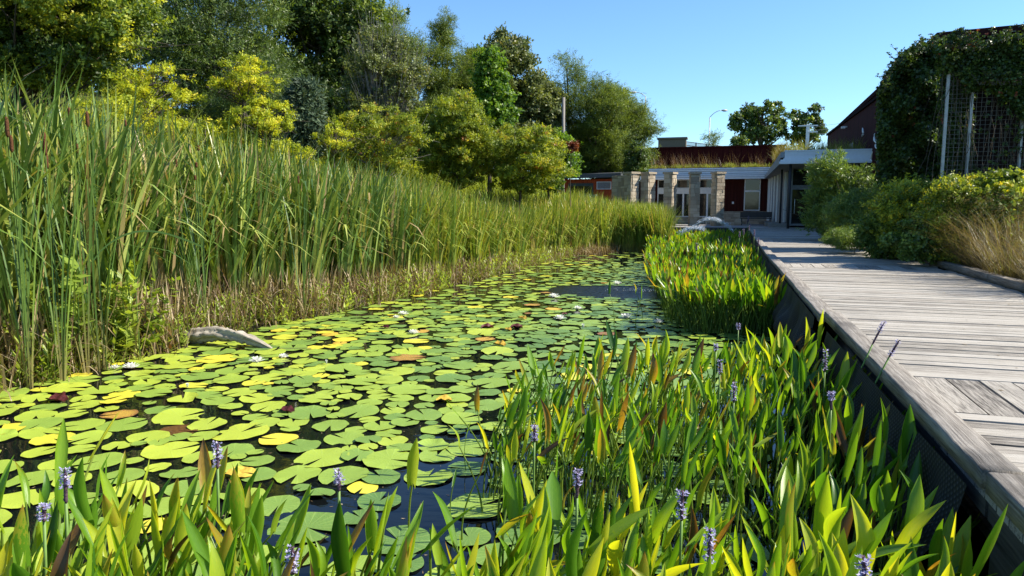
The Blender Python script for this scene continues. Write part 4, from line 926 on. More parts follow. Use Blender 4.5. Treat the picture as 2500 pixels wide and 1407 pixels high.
# ------------------------------------------------------------ lily flowers
FLW = [(320, 893, 'fully open white water lily nearest the reeds at the left', .10), (627, 877, 'open white water lily standing just below the tip of the log', .10), (692, 866, 'smaller white lily right of the one by the log', .07),
       (985, 762, 'open white lily of the close pair by the reeds', .10), (968, 770, 'lower partly closed white lily of the close pair', .07), (1010, 808, 'white water lily by itself below the close pair', .09),
       (1353, 720, 'large white lily on the far side with its reflection below', .13), (1367, 773, 'white lily on the pads straight below the far large one', .11), (1411, 748, 'small white lily on the far pads between two larger ones', .09),
       (1529, 770, 'white lily left of the rightmost one, above the pickerelweed tips', .12), (1606, 782, 'white lily furthest to the right, behind the pickerelweed', .10), (1507, 688, 'tiny white lily at the edge of the rippled water', .12),
       (1424, 796, 'white lily bud peeping between pickerelweed leaves', .06), (281, 893, 'white lily lying behind a bent reed', .06), (797, 882, 'pale unopened bud among the pads right of the log', .04), (458, 940, 'pale yellow bud between pads near the left', .04)]
m, t = new_mat('white_petals')
b = pbsdf(t, (.82, .82, .78), .5, .3); tr = N(t, 'ShaderNodeBsdfTranslucent'); tr.inputs[0].default_value = (.85, .85, .75, 1)
mx = N(t, 'ShaderNodeMixShader'); mx.inputs[0].default_value = .3; t.links.new(b.outputs[0], mx.inputs[1]); t.links.new(tr.outputs[0], mx.inputs[2]); finish(t, mx.outputs[0]); M_pet = m
M_sta = plain('yellow_stamens', (.75, .48, .03), .7, .2)
u = np.linspace(0, 1, 6); wv_ = np.sin(np.pi * np.clip(u * .9 + .06, 0, 1)) ** .8 * .15; Vp = []; 
for k in range(6): Vp += [(-wv_[k], .12 * u[k] ** 2 - .1 * u[k] + .03, u[k]), (0, -.1 * u[k] + .12 * u[k] ** 2, u[k]), (wv_[k], .12 * u[k] ** 2 - .1 * u[k] + .03, u[k])]
PETAL = (np.array(Vp), np.array([q_ for k in range(5) for q_ in ((3 * k, 3 * k + 1, 3 * k + 4, 3 * k + 3), (3 * k + 1, 3 * k + 2, 3 * k + 5, 3 * k + 4))]), np.array(Vp) * 0)
flow_xy = []
for px_, py_, lab, r_ in FLW:
    P = gnd(px_, py_ + 6, .02); flow_xy.append((lab, (P[0], P[1])))
    bud = 'bud' in lab
    e = empty('water_lily_flower', (P[0], P[1], .015), lab, 'flower', 'white water lilies')
    mb = MB()
    for n, tl, s_ in ((8, 1.25, 1.0), (8, .95, .95), (7, .65, .85), (6, .4, .7)):
        if bud: tl *= .18
        az = np.arange(n) * 2 * np.pi / n + rng.random() * 6; mb.scatter(PETAL, rots(az, np.full(n, tl) + rng.normal(0, .06, n), None, r_ * s_ * (1.5 if bud else 1.15)), np.zeros((n, 3)), np.full(n, .5))
    mb.build('petals', M_pet, e, True)
    if not bud:
        mb = MB(); n = 26; mb.scatter(LEAF, rots(rng.uniform(0, 6.28, n), rng.uniform(.0, .7, n), None, np.stack([np.full(n, r_ * .15), np.full(n, r_ * .4), np.full(n, r_ * .42)], -1)), np.zeros((n, 3)), np.full(n, .5)); mb.build('stamens', M_sta, e)

# ------------------------------------------------------------ lily pads
def pad_mat(name, from_obj):
    m, t = new_mat(name); g = attr(t, 'lv').outputs['Vector']
    s_ = N(t, 'ShaderNodeSeparateXYZ'); t.links.new(g, s_.inputs[0])
    rr = mth(t, 'SQRT', mth(t, 'ADD', mth(t, 'POWER', s_.outputs[0], 2.0), mth(t, 'POWER', s_.outputs[1], 2.0)))
    ang = mth(t, 'ARCTAN2', s_.outputs[1], s_.outputs[0])
    if from_obj:
        oi = N(t, 'ShaderNodeObjectInfo'); sx = N(t, 'ShaderNodeSeparateColor'); t.links.new(oi.outputs['Color'], sx.inputs[0]); tint = sx.outputs[0]
    else: tint = attr(t, 'tint').outputs['Fac']
    o_ = objco(t) if not from_obj else mapv(t, g, (.2, .2, .2))
    nz = noise(t, 9 if not from_obj else 12, 4, g, .6)
    f = mth(t, 'ADD', tint, mth(t, 'MULTIPLY', mth(t, 'SUBTRACT', nz, .5), .16)); f = mth(t, 'ADD', f, mth(t, 'MULTIPLY', mth(t, 'POWER', rr, 6.0), .05), True)
    c = ramp(t, f, [(0, (.08, .16, .04)), (.22, (.15, .25, .045)), (.45, (.26, .36, .045)), (.68, (.40, .46, .045)), (.88, (.64, .54, .045)), (.95, (.58, .36, .05)), (1, (.22, .09, .03))]).outputs[0]
    vein = mth(t, 'POWER', mth(t, 'ABSOLUTE', mth(t, 'SINE', mth(t, 'MULTIPLY', ang, 9.0))), 30.0)
    vein = mth(t, 'MULTIPLY', vein, .25); cc = mixc(t, vein, c, (.35, .45, .12))
    vo = N(t, 'ShaderNodeTexVoronoi'); vo.inputs['Scale'].default_value = 9; t.links.new(g, vo.inputs['Vector'])
    sp_ = mth(t, 'MULTIPLY', mth(t, 'LESS_THAN', vo.outputs['Distance'], .11), mth(t, 'GREATER_THAN', noise(t, 3, 2, g), .5))
    cc = mixc(t, mth(t, 'MULTIPLY', sp_, .75), cc, (.03, .025, .015))
    gm = N(t, 'ShaderNodeNewGeometry'); cc = mixc(t, gm.outputs['Backfacing'], cc, (.16, .06, .035))
    b = pbsdf(t, cc, .38, .45, 0, bumpn(t, mth(t, 'ADD', vein, nz), .35, .01)); finish(t, b.outputs[0]); return m
M_pad = pad_mat('lily_pad_skin', True); M_padS = pad_mat('lily_pad_skin_far', False)
def pad_t(seed, curl=0.0, fine=True, rag=0.0):
    r = np.random.default_rng(seed); ns = 26 if fine else 12; nr = 4 if fine else 2
    no = r.uniform(.12, .34); th = np.linspace(no, 2 * np.pi - no * .3, ns + 1); V = [(0, 0, 0)]; el = r.uniform(.88, 1.0)
    k1, k2 = r.integers(2, 4), r.integers(5, 8); p1, p2 = r.uniform(0, 6, 2)
    for j in range(1, nr + 1):
        q_ = j / nr
        for a in th:
            e = 1 + .03 * math.sin(k1 * a + p1) + .018 * math.sin(k2 * a + p2) + (rag * r.normal() if j == nr else 0)
            z = (.025 * math.sin(k1 * a + p2) + .02 * math.sin(k2 * a)) * q_ ** 3 + .012 * q_ ** 2
            x, y = q_ * e * math.cos(a), q_ * e * math.sin(a) * el
            if curl and a % 6.28 > 6.28 - 2.2 and q_ > .5: z += curl * (q_ - .5) ** 1.2; 
            V.append((x, y, z))
    V = np.array(V); n1 = ns + 1
    T = [(0, 1 + k, 2 + k) for k in range(ns)]; Q = [(1 + (j - 1) * n1 + k, 1 + j * n1 + k, 1 + j * n1 + k + 1, 1 + (j - 1) * n1 + k + 1) for j in range(1, nr) for k in range(ns)]
    return V, np.array(Q).reshape(-1, 4), np.array(T), V * [1, 1, 0]
def right_limit(x, y):   # water kept free of pads beneath the pickerelweed bed etc.
    return x < np.interp(y, [3, 12, 13, 15, 20, 26, 33], [.7, .7, .6, -1.0, -1.9, -2.6, -3.4])
def dens(x, y):
    d = np.interp(y, [2.6, 3.6, 4.6, 5.6, 6.5, 13, 15.5, 19, 20.5, 25, 28, 33, 36], [.1, .35, .55, .8, .95, .97, .7, .55, .8, .7, .45, .3, 0])
    if x > -2.3 and y < 6.4: d *= .42
    if math.hypot((x + 5.6) / 1.0, (y - 5.9) / .6) < 1: d *= .45
    if math.hypot((x + 2.9) / .9, (y - 9.6) / .4) < 1: d *= .5
    if math.hypot((x + 4.9) / .7, (y - 10.4) / .35) < 1: d *= .5
    b_ = bankx(y) - x                                   # negative inside the pond
    if y > 12.5 and b_ > -1.1 - max(0, (y - 14)) * .14: d *= .22
    if y > 14.5 and x < -3.4 - (y - 14.5) * .0: d *= .45
    if ((x + 2.5) / 2.2) ** 2 + ((y - 18.1) / 1.35) ** 2 < 1: d = 0
    if x > -2.6 and 4.2 < y < 5.6: d *= .6
    return d
pads = []; grid = {}
r = np.random.default_rng(21)
for tries in range(60000):
    y = 2.6 + 33 * r.random() ** 1.35; x = bankx(y) + .2 + r.random() * 8.4
    if not right_limit(x, y) or x > .85: continue
    R_ = float(np.clip(r.normal(.185, .052), .07, .29)); 
    if y > 14: R_ = min(R_ * .95, .2)
    dn = dens(x, y)
    if r.random() > dn: continue
    cell = (int(x * 2), int(y * 2)); ok = True
    for a in range(cell[0] - 1, cell[0] + 2):
        for b_ in range(cell[1] - 1, cell[1] + 2):
            for (x2, y2, r2) in grid.get((a, b_), ()):
                if math.hypot(x - x2, y - y2) < (.755 if dn > .6 else .93) * (R_ + r2): ok = False; break
            if not ok: break
        if not ok: break
    if not ok: continue
    grid.setdefault(cell, []).append((x, y, R_)); pads.append((x, y, R_))
print('pads', len(pads))
padm = []
for s_ in range(16):
    V, Q, T, g = pad_t(s_, [0, 0, 0, 0, .25, 0, 0, 0][s_ % 8] if s_ != 12 else .5, True, .012 if s_ % 3 == 0 else 0)
    padm.append(mesh_np('lily_pad', V, Q, T, M_pad, dict(lv=g), True))
vis = []
for k, (x, y, R_) in enumerate(pads):
    u_, v_, d_ = proj((x, y, 0)); inn = -80 < u_ < 2500 and v_ < 1440
    vis.append((R_ / d_ ** 1.5 if inn else -1, k))
vis.sort(reverse=True); near = set(k for s_, k in vis[:292] if s_ > 0)
pad_items = []; mbS = MB(); far_t = [pad_t(50 + s_, 0, False) for s_ in range(6)]
BIGY = [(-4.46, 5.55)]
for k, (x, y, R_) in enumerate(pads):
    cl = r.random(); yb = float(np.clip((-x - 5) / 12, -.12, .18)) - .1 * (y > 11)
    tint = r.uniform(.10, .46) + (.12 if y < 8 and x < -2.5 else 0) if cl < .58 - yb else (r.uniform(.45, .66) if cl < .925 - yb * .3 else (r.uniform(.74, .89) if cl < .992 else r.uniform(.93, 1.0)))
    if x > -4.2 and tint < .7: tint = max(.02, tint - .16 * min(1, (x + 4.2) / 2))
    z = .004 + r.random() * .012 + (R_ < .1) * .01
    if k in near:
        mi = r.integers(0, 16)
        if mi in (4, 12) and r.random() < .6: mi = 1
        o = link('lily_pad', padm[mi], None, (x, y, z)); o.scale = (R_, R_, R_ * 1.0); o.rotation_euler = (r.normal(0, .022), r.normal(0, .022), r.uniform(0, 6.28)); o.color = (tint, 0, 0, 1)
        cn = 'green' if tint < .3 else 'light green' if tint < .45 else 'lime green' if tint < .7 else 'yellow' if tint < .91 else 'orange brown'
        sz = 'broad ' if R_ > .2 else 'small ' if R_ < .125 else ''
        if mi in (4, 12): sz = 'curled '
        tag(o, 'x', 'lily pad', 'lily pads floating on the pond'); pad_items.append((o, (x, y), sz + cn))
    else:
        V, Q, T, g = far_t[k % 6]; a = r.uniform(0, 6.28); M = Rz(a) * R_
        mbS.add(V @ M.T + [x, y, z], Q, T, tint=tint, lv=g)
tag(mbS.build('distant_lily_pads', M_padS, smooth=True), 'hundreds of small looking lily pads covering the far water', 'lily pads', kind='stuff')
LM = [('the tip of the driftwood log', tuple(gnd(665, 850, 0)[:2])), ('the root end of the log', tuple(gnd(450, 850, 0)[:2])), ('the lily by the reeds', flow_xy[0][1]), ('the single white lily', flow_xy[5][1]), ('the pair of white lilies', flow_xy[3][1]),
      ('the far large white lily', flow_xy[6][1]), ('the lily below the far lily', flow_xy[7][1]), ('the rightmost white lily', flow_xy[10][1]), ('the sunken rusty pad', tuple(gnd(435, 1052, 0)[:2])),
      ('the big lavender spike', tuple(gnd(520, 1130, 0)[:2])), ('the spike over dark water', tuple(gnd(818, 1190, 0)[:2])), ('the faded corner spike', tuple(gnd(145, 1200, 0)[:2])), ('the dark red leaves', tuple(gnd(1230, 805, 0)[:2])),
      ('the bent yellow pad', tuple(gnd(1275, 775, 0)[:2])), ('the blue open water', tuple(gnd(1060, 1050, 0)[:2])), ('the paired outlying leaves', tuple(gnd(1185, 960, 0)[:2])), ('the mesh sack', (.6, 9.6)), ('the left bank weeds', tuple(gnd(60, 1000, 0)[:2])),
      ('the lily bud at left', flow_xy[15][1]), ('the lily bud by the log', flow_xy[14][1])]
rank_labels(pad_items, LM, '{look} lily pad, {rank} like it to {mark}')
# crumpled, standing dead pads
M_dpad = plain('dead_red_pad', (.09, .02, .018), .45, .4, 0, .5, 5); M_ypad = plain('crumpled_yellow_pad', (.55, .36, .05), .5, .3, 0, .35, 5)
for px_, py_, s_, mt, lab in [(1190, 800, .17, M_dpad, 'crumpled dark red pad standing up among green ones'), (1262, 800, .18, M_dpad, 'torn dark red pad right of the crumpled one'), (1240, 806, .12, M_ypad, 'curled yellow pad lying between two dark red ones'), (1275, 778, .15, M_ypad, 'yellow pad folded up into a boat shape'),
        (1220, 843, .17, M_ypad, 'rolled yellow pad with a dark underside'), (940, 800, .13, M_dpad, 'dark withered pad left of the lily by itself'), (1085, 978, .14, M_ypad, 'small crumpled pad beside a withered stalk'), (700, 1004, .14, M_dpad, 'dark red folded pad edge between green pads at the left'), (140, 978, .2, M_dpad, 'dark red withered pad near the left bank'), (590, 1155, .2, M_ypad, 'large yellow pad with upturned dark rim below the lavender spike'), (1380, 768, .1, M_dpad, 'small dark pad behind the lily on the far pads')]:
    P = gnd(px_, py_, .02); V, Q, T, g = pad_t(int(px_), 0, True, .05); V = V.copy()
    a = V[:, 0] * 1.3 + .2; up = np.clip(np.abs(V[:, 1] + .12 * np.sin(a * 5)) - .12, 0, 1) * (1.2 if 'rim' not in lab else .25)
    V[:, 2] += up + .08 * np.sin(V[:, 0] * 7 + px_); V[:, 1] *= .75
    o = link('withered_lily_pad', mesh_np('withered_lily_pad', V, Q, T, mt, dict(lv=g, tint=np.full(len(V), .5)), True), None, tuple(P)); s_ *= .66; o.scale = (s_, s_, s_ * .45); o.rotation_euler = (.1, .05, rng.uniform(-.5, .5))
    tag(o, lab, 'withered pad')
P = gnd(435, 1052, 0); V, Q, T, g = pad_t(3); o = link('sunken_lily_pad', mesh_np('sunken_lily_pad', V, Q, T, plain('sunken_rust', (.10, .045, .01), .5, .3, 0, .5, 6), dict(lv=g), True), None, (P[0], P[1], .003)); o.scale = (.2, .2, .1)
tag(o, 'sunken rusty brown pad showing in the dark water at the left', 'sunken pad')

# ------------------------------------------------------------ driftwood log
A = gnd(440, 832, .05); B = gnd(672, 853, .0)
mb = MB(); u = np.linspace(0, 1, 40); r = np.random.default_rng(3)
pts = A * (1 - u)[:, None] + B * u[:, None]; pts[:, 2] = .07 + .13 * np.sin(np.pi * np.clip(u * 1.02, 0, 1)) - .09 * u ** 3
rad = np.interp(u, [0, .2, .5, .8, .95, 1], [.11, .125, .11, .075, .035, .014]) 
mb.tube(pts, rad, 20, .5)
V = mb.V[0]; k_ = np.arange(len(V)); ang = (k_ % 20) / 20 * 2 * np.pi; cen = np.repeat(pts, 20, axis=0); n_ = len(cen)
V[:n_] = cen + (V[:n_] - cen) * (.85 + .2 * np.sin(ang[:n_] * 4 + 2 * np.sin(np.repeat(u, 20) * 6)) + .10 * r.normal(size=n_))[:, None]
tag(mb.build('driftwood_log', M_drift, smooth=True), 'pale weathered driftwood log reaching from the reeds over the pads', 'log')
mb = MB(); Bq = gnd(760, 853, .0); u = np.linspace(0, 1, 8)[:, None]; mb.tube(B * (1 - u) + Bq * u + [0, 0, .01], .012, 5, .2)
tag(mb.build('sunken_branch', M_bark), 'thin brown branch lying in the water beyond the log tip', 'branch')

# ------------------------------------------------------------ pickerelweed
def pick_mat(name, from_obj):
    m, t = new_mat(name); g = attr(t, 'lv').outputs['Vector']; s_ = N(t, 'ShaderNodeSeparateXYZ'); t.links.new(g, s_.inputs[0])
    v, u_ = s_.outputs[0], s_.outputs[1]
    if from_obj:
        oi = N(t, 'ShaderNodeObjectInfo'); sx = N(t, 'ShaderNodeSeparateColor'); t.links.new(oi.outputs['Color'], sx.inputs[0]); tint, brown = sx.outputs[0], sx.outputs[1]
    else: tint = attr(t, 'tint').outputs['Fac']; brown = s_.outputs[2]
    nz = noise(t, 3.0, 4, mapv(t, g, (1.2, 2.5, 1)), .6); nv = noise(t, 1.0, 2, mapv(t, g, (22, .5, 1)))
    f = mth(t, 'ADD', tint, mth(t, 'ADD', mth(t, 'MULTIPLY', mth(t, 'SUBTRACT', nz, .5), .22), mth(t, 'MULTIPLY', mth(t, 'SUBTRACT', nv, .5), .22)), True)
    c = ramp(t, f, [(0, (.03, .09, .012)), (.25, (.065, .17, .014)), (.5, (.14, .28, .018)), (.75, (.27, .39, .025)), (1, (.48, .48, .035))]).outputs[0]
    # ageing: tip and edges first
    e = mth(t, 'ADD', mth(t, 'MULTIPLY', brown, 1.5), mth(t, 'MULTIPLY', mth(t, 'MULTIPLY', u_, brown), 1.2)); e = mth(t, 'ADD', e, mth(t, 'MULTIPLY', mth(t, 'SUBTRACT', nz, .5), .9)); 
    e = mth(t, 'ADD', mth(t, 'SUBTRACT', e, .62), mth(t, 'MULTIPLY', mth(t, 'POWER', mth(t, 'MAXIMUM', u_, 0.0), 16.0), .9), True)
    br = ramp(t, e, [(0, (.34, .34, .035)), (.4, (.34, .22, .035)), (.75, (.20, .115, .03)), (1, (.09, .05, .022))]).outputs[0]
    c = mixc(t, mth(t, 'MULTIPLY', mth(t, 'GREATER_THAN', e, .01), mth(t, 'ADD', .55, e), True), c, br)
    st = mth(t, 'LESS_THAN', u_, -.5); c = mixc(t, mth(t, 'MULTIPLY', st, .8), c, (.16, .24, .05))
    b = pbsdf(t, c, .33, .45, 0, bumpn(t, nv, .25, .004)); tr = N(t, 'ShaderNodeBsdfTranslucent'); t.links.new(mixc(t, 1.0, c, (1.8, 1.6, .4), 'MULTIPLY'), tr.inputs[0])
    mx = N(t, 'ShaderNodeMixShader'); mx.inputs[0].default_value = .46; t.links.new(b.outputs[0], mx.inputs[1]); t.links.new(tr.outputs[0], mx.inputs[2]); finish(t, mx.outputs[0]); return m
M_pick = pick_mat('pickerelweed_leaf_skin', True); M_pickS = pick_mat('pickerelweed_bed_skin', False)
def pleaf(seed, fine=True, H=.62, brown=None):
    """one leaf: arching stalk and a lance-shaped, cupped blade with two basal lobes"""
    r = np.random.default_rng(seed); nu, nv = (11, 6) if fine else (5, 2); mb = MB()
    lean = r.uniform(.02, .22); u = np.linspace(0, 1, 8 if fine else 4); h = H
    st = np.stack([.03 * np.sin(u * 3 + seed), lean * u ** 2, h * u], -1)
    g0 = -1.0
    mb.tube(st, (.0065 if fine else .008) * (1.25 - .5 * u), 6 if fine else 3, cap=False); mb.g[0] = np.tile([0, -1, 0], (len(mb.V[0]), 1))
    L = r.uniform(.18, .31); W = L * r.uniform(.072, .132); tl = r.uniform(.0, .55) if r.random() < .8 else r.uniform(.5, 1.15); bend = r.uniform(-.2, .5); cup = r.uniform(.25, .75); tw = r.normal(0, .25)
    V = []; g = []
    y, z = st[-1][1], st[-1][2]; d0 = tl; uu = np.linspace(0, 1, nu + 1); prev = 0
    roll = r.uniform(-.9, .9)
    for k, a in enumerate(uu):
        th = d0 + bend * a ** 1.5
        if k: y += math.sin(th) * L / nu; z += math.cos(th) * L / nu
        w = W * (math.sin(math.pi * min(1, a * .80 + .17)) ** .8) * (1 - a ** 5 * .6) * (1 if a < .999 else .05)
        for j in range(nv + 1):
            s_ = -1 + 2 * j / nv
            lob = (.17 * L * abs(s_) ** 1.5 * max(0, 1 - a * 3.0))
            zx = -math.cos(th) * lob; yx = -math.sin(th) * lob
            c_ = cup * w * (1 - math.cos(s_ * 1.4)) ; X = w * math.sin(s_ * 1.35) * (1 + .03 * math.sin(a * 17 + seed))
            # cupping brings the edges towards the leaf's face (-y side)
            V.append((X, y + yx - math.cos(th) * c_, z + zx + math.sin(th) * c_)); g.append((s_, a, 0))
    V = np.array(V); ax = np.array([0, st[-1][1], 0]); M = Rz(roll); V = (V - ax) @ M.T + ax
    V[:, 0] += st[-1][0]
    if fine and r.random() < .35: V[:, 0] += .03 * np.sin((V[:, 2] - h) / L * 3) 
    n1 = nv + 1; Q = [(k * n1 + j, k * n1 + j + 1, (k + 1) * n1 + j + 1, (k + 1) * n1 + j) for k in range(nu) for j in range(nv)]
    mb.add(V, Q, lv=g)
    V = np.vstack(mb.V); return V, np.vstack(mb.Q), np.vstack(mb.g)
FINE = [pleaf(100 + s_) for s_ in range(22)]
fine_me = [mesh_np('pickerelweed_leaf', V, Q, None, M_pick, dict(lv=g), True) for V, Q, g in FINE]
# flower spike
m, t = new_mat('lavender_florets'); nz = noise(t, 40, 2, objco(t)); c = ramp(t, nz, [(.35, (.34, .31, .52)), (.6, (.55, .52, .72)), (.75, (.74, .70, .82))]).outputs[0]
b = pbsdf(t, c, .6, .2); tr = N(t, 'ShaderNodeBsdfTranslucent'); t.links.new(c, tr.inputs[0]); mx = N(t, 'ShaderNodeMixShader'); mx.inputs[0].default_value = .3; t.links.new(b.outputs[0], mx.inputs[1]); t.links.new(tr.outputs[0], mx.inputs[2]); finish(t, mx.outputs[0]); M_flo = m
M_spk = plain('spike_axis', (.09, .05, .07), .7, .2, 0, .4, 30); M_stalk = plain('flower_stalk', (.13, .22, .05), .5, .3)
def spike_parts(e, h, L, seed, old=.2, rr=.008, lean=.05):
    r = np.random.default_rng(seed); mb = MB(); u = np.linspace(0, 1, 7); f = lambda z: lean * (z / h) ** 2
    mb.tube(np.stack([0 * u, f(u * (h - L)), u * (h - L)], -1), .0065, 6); mb.build('flower_stalk', M_stalk, e, True)
    mb = MB(); v = np.linspace(0, 1, 14); z = h - L + L * v
    mb.tube(np.stack([0 * v, f(z), z], -1), rr * np.array([.5, .9, 1, .85, 1, .9, 1, .85, .95, .8, .85, .7, .5, .25]), 7)
    n = 70; zz = h - L + L * r.random(n); az = r.uniform(0, 6.28, n); mb.scatter(LEAF, rots(az, r.uniform(.9, 1.5, n), None, .014), np.stack([0 * az, f(zz), zz], -1), r.random(n)); sp_ = mb.build('flower_spike', M_spk, e)
    mb = MB(); nf = 34; zf_ = h - L * (1 - old) + L * (1 - old) * (np.arange(nf) / nf); az = np.arange(nf) * 2.4 + r.normal(0, .3, nf)
    for k in range(nf):
        if r.random() < .18: continue
        c0 = np.array([-math.sin(az[k]) * rr, math.cos(az[k]) * rr + f(zf_[k]), zf_[k]]); n = 6; ou = np.array([-math.sin(az[k]), math.cos(az[k]), .25]) * .009 + c0
        mb.scatter(LEAF, rots(r.uniform(0, 6.28, n), r.uniform(.4, 1.7, n), None, .0135 * r.uniform(.8, 1.2)), np.tile(ou, (n, 1)), r.random(n))
    mb.build('florets', M_flo, sp_)
SPK = [(143, 1150, 1.10, .15, 2, 'pickerelweed with a half faded lilac spike in the bottom left corner'), (520, 1085, 1.06, .13, 0, 'pickerelweed with the big lavender spike rising over the yellow pads at centre left'), (819, 1152, 1.02, .10, 1, 'pickerelweed whose lavender spike stands against dark blue water'),
       (1302, 1042, .92, .10, 0, 'pickerelweed with a lavender spike at the left part of the main clump'), (1407, 1150, .98, .14, 2, 'pickerelweed with a tall thin lavender spike in the middle of the picture bottom'), (1665, 1205, 1.0, .13, 0, 'pickerelweed with a fluffy lavender spike among broad leaves'),
       (1733, 1300, 1.04, .14, 0, 'pickerelweed with a dense lavender spike near the bottom, right of centre'), (2115, 1370, 1.12, .10, 0, 'pickerelweed whose lavender spike is cut by the bottom edge of the picture'), (2017, 855, 1.02, .19, 0, 'pickerelweed with a long lavender spike against the dark liner'),
       (2150, 785, 1.28, .19, 3, 'pickerelweed with a dark fruiting spike in front of the pale boards'), (2185, 830, 1.22, .13, 0, 'pickerelweed leaning a lilac spike over the curb timber'), (1793, 935, .95, .15, 0, 'pickerelweed with a lavender spike beside the blue water gap'),
       (1758, 880, .95, .12, 0, 'pickerelweed with a short lavender spike above the blue water gap'), (2032, 960, 1.0, .12, 3, 'pickerelweed with a fading spike below the long lavender one'), (1803, 792, .92, .07, 0, 'pickerelweed with a tiny spike at the top of the clump'), (1748, 842, .92, .07, 0, 'pickerelweed with a small spike left of the tiny top one'), (702, 1345, 1.0, .1, 0, 'pickerelweed with a small lilac spike deep among bottom leaves'), (90, 1240, 1.0, .07, 0, 'pickerelweed with a small pale spike below the faded corner one')]
plant_pos = []; r = np.random.default_rng(77)
for px_, py_, zt_, L, od, lab in SPK:
    P = gnd(px_, py_, zt_); plant_pos.append((min(P[0], .88), P[1], (zt_, L, od, lab, max(0, P[0] - .88))))
def in_front(x, y):
    if x > 1.02: return False
    u_, v_, d_ = proj((x, y, .8))
    if y < 1.2 or d_ < 1.25: return False
    # bottom fringe
    if y < 3.15 - .10 * (x + 3) and u_ > -150:
        if x < -1.3 or True: return v_ > np.interp(u_, [-200, 0, 200, 400, 620, 700, 900, 1150, 1300, 2500], [1080, 1110, 1150, 1160, 1160, 1250, 1260, 1270, 1200, 1000])
    # main clump up to y ~ 8
    xl = np.interp(y, [2.6, 3.6, 4.3, 5.0, 6.2, 7.4, 8.2], [-.9, -1.15, -1.35, -1.72, -1.9, -1.4, -.6])
    return xl < x < np.interp(y, [2, 3.5, 6, 8.5], [.98, .98, .95, .92]) and y < np.interp(x, [-2, -1.2, 0, 1], [6.2, 7.6, 8.2, 8.5])
tries = 0
while len(plant_pos) < 232 and tries < 40000:
    tries += 1; x = r.uniform(-3.6, 1.0); y = 1.2 + 7.2 * r.random()
    if not in_front(x, y): continue
    mind = .17 if y < 3.3 else .24
    if 3.45 < y < 4.6 and x < .1: mind = .48
    if any(math.hypot(x - q_[0], y - q_[1]) < mind for q_ in plant_pos): continue
    plant_pos.append((x, y, None))
for px_, py_ in ((1178, 940), (1190, 925), (1075, 1040), (1100, 1045), (1010, 1120), (1548, 705), (1560, 690), (1500, 700)): P = gnd(px_, py_ , .72); plant_pos.append((P[0], P[1], 'sparse'))
print('front plants', len(plant_pos))
items = []
for (x, y, spk) in plant_pos:
    e = empty('pickerelweed', (x, y, -.05), 'x', 'aquatic plant', 'pickerelweed plants in the near clump')
    n = r.integers(8, 12) if y > 3.3 else r.integers(8, 12); sparse = spk == 'sparse'
    if sparse: n = 1
    brs = 0
    # the clump stands a little lower in its middle-left
    hs = (1.12 if y < 3.3 else .98) * r.uniform(.9, 1.05)
    if x > .4: hs *= 1.13
    if y > 6.5: hs *= 1.04
    t0 = r.normal(.5, .12)
    for k in range(n):
        mi = int(r.integers(0, 22)); o = link('leaf', fine_me[mi], e)
        s_ = hs * (r.uniform(.8, 1.08) if r.random() < .6 else r.uniform(.55, .85)) * (1.0 if k else 1.05); o.scale = (s_ * 1.05, s_ * 1.05, s_)
        o.rotation_euler = (r.normal(0, .10), r.normal(0, .10), r.uniform(0, 6.28) if r.random() < .4 else r.normal(-1.2, .9)); o.location = (r.normal(0, .075), r.normal(0, .075), 0)
        b_ = r.random(); br = (r.uniform(.45, 1.0) if b_ < .05 else r.uniform(.2, .4) if b_ < .22 else 0) if not (3.2 < y < 7.5 and x < -.2) else (r.uniform(.45, 1.0) if b_ < .14 else r.uniform(.2, .42) if b_ < .40 else 0)
        if y < 3 and x > -1: br *= .4
        o.color = (float(np.clip(t0 + .15 * (y < 3.3) + r.normal(0, .2), 0, 1)), br, 0, 1); brs += br > .4
    if isinstance(spk, tuple):
        zt_, L, od, lab, dx = spk; e['label'] = lab; spike_parts(e, zt_ + .05, L, int(abs(y) * 1000) % 9999, [.05, .2, .4, .5][od], lean=.03 + dx); e.rotation_euler = (0, 0, -math.pi / 2 if dx else 0)
    else: items.append((e, (x, y), 'partly browned' if brs >= 2 else 'slightly browned' if brs else 'all green' if t0 < .56 else 'yellowish green'))
LMP = [('the ' + s_, tuple(gnd(px_, py_, zt_)[:2])) for s_, (px_, py_, zt_) in zip(['faded spike in the left corner', 'big lavender spike at centre left', 'spike against dark water', 'spike left in the clump', 'tall thin spike at bottom middle', 'fluffy spike among broad leaves', 'dense spike near the bottom', 'spike cut by the bottom edge', 'long spike before the liner', 'dark fruiting spike', 'lilac spike over the curb', 'spike by the blue water gap', 'short spike above the gap', 'fading spike by the liner', 'tiny spike atop the clump', 'small spike near the clump top', 'small spike deep at the bottom', 'small pale corner spike'], [q_[:3] for q_ in SPK])]
LMP += [('the left corner of the picture bottom', (-2.9, 2.3)), ('the corner joint of the curb', (1.0, 3.7)), ('the clump edge facing the pads', (-1.85, 5.6)), ('the far tip of the clump', (-.9, 7.6)), ('the camera in the bottom middle', (-.6, 2.2)), ('the bottom left third of the picture', (-1.9, 2.3))]
rank_labels(items, LMP, '{look} pickerelweed, {rank} like it to {mark}')

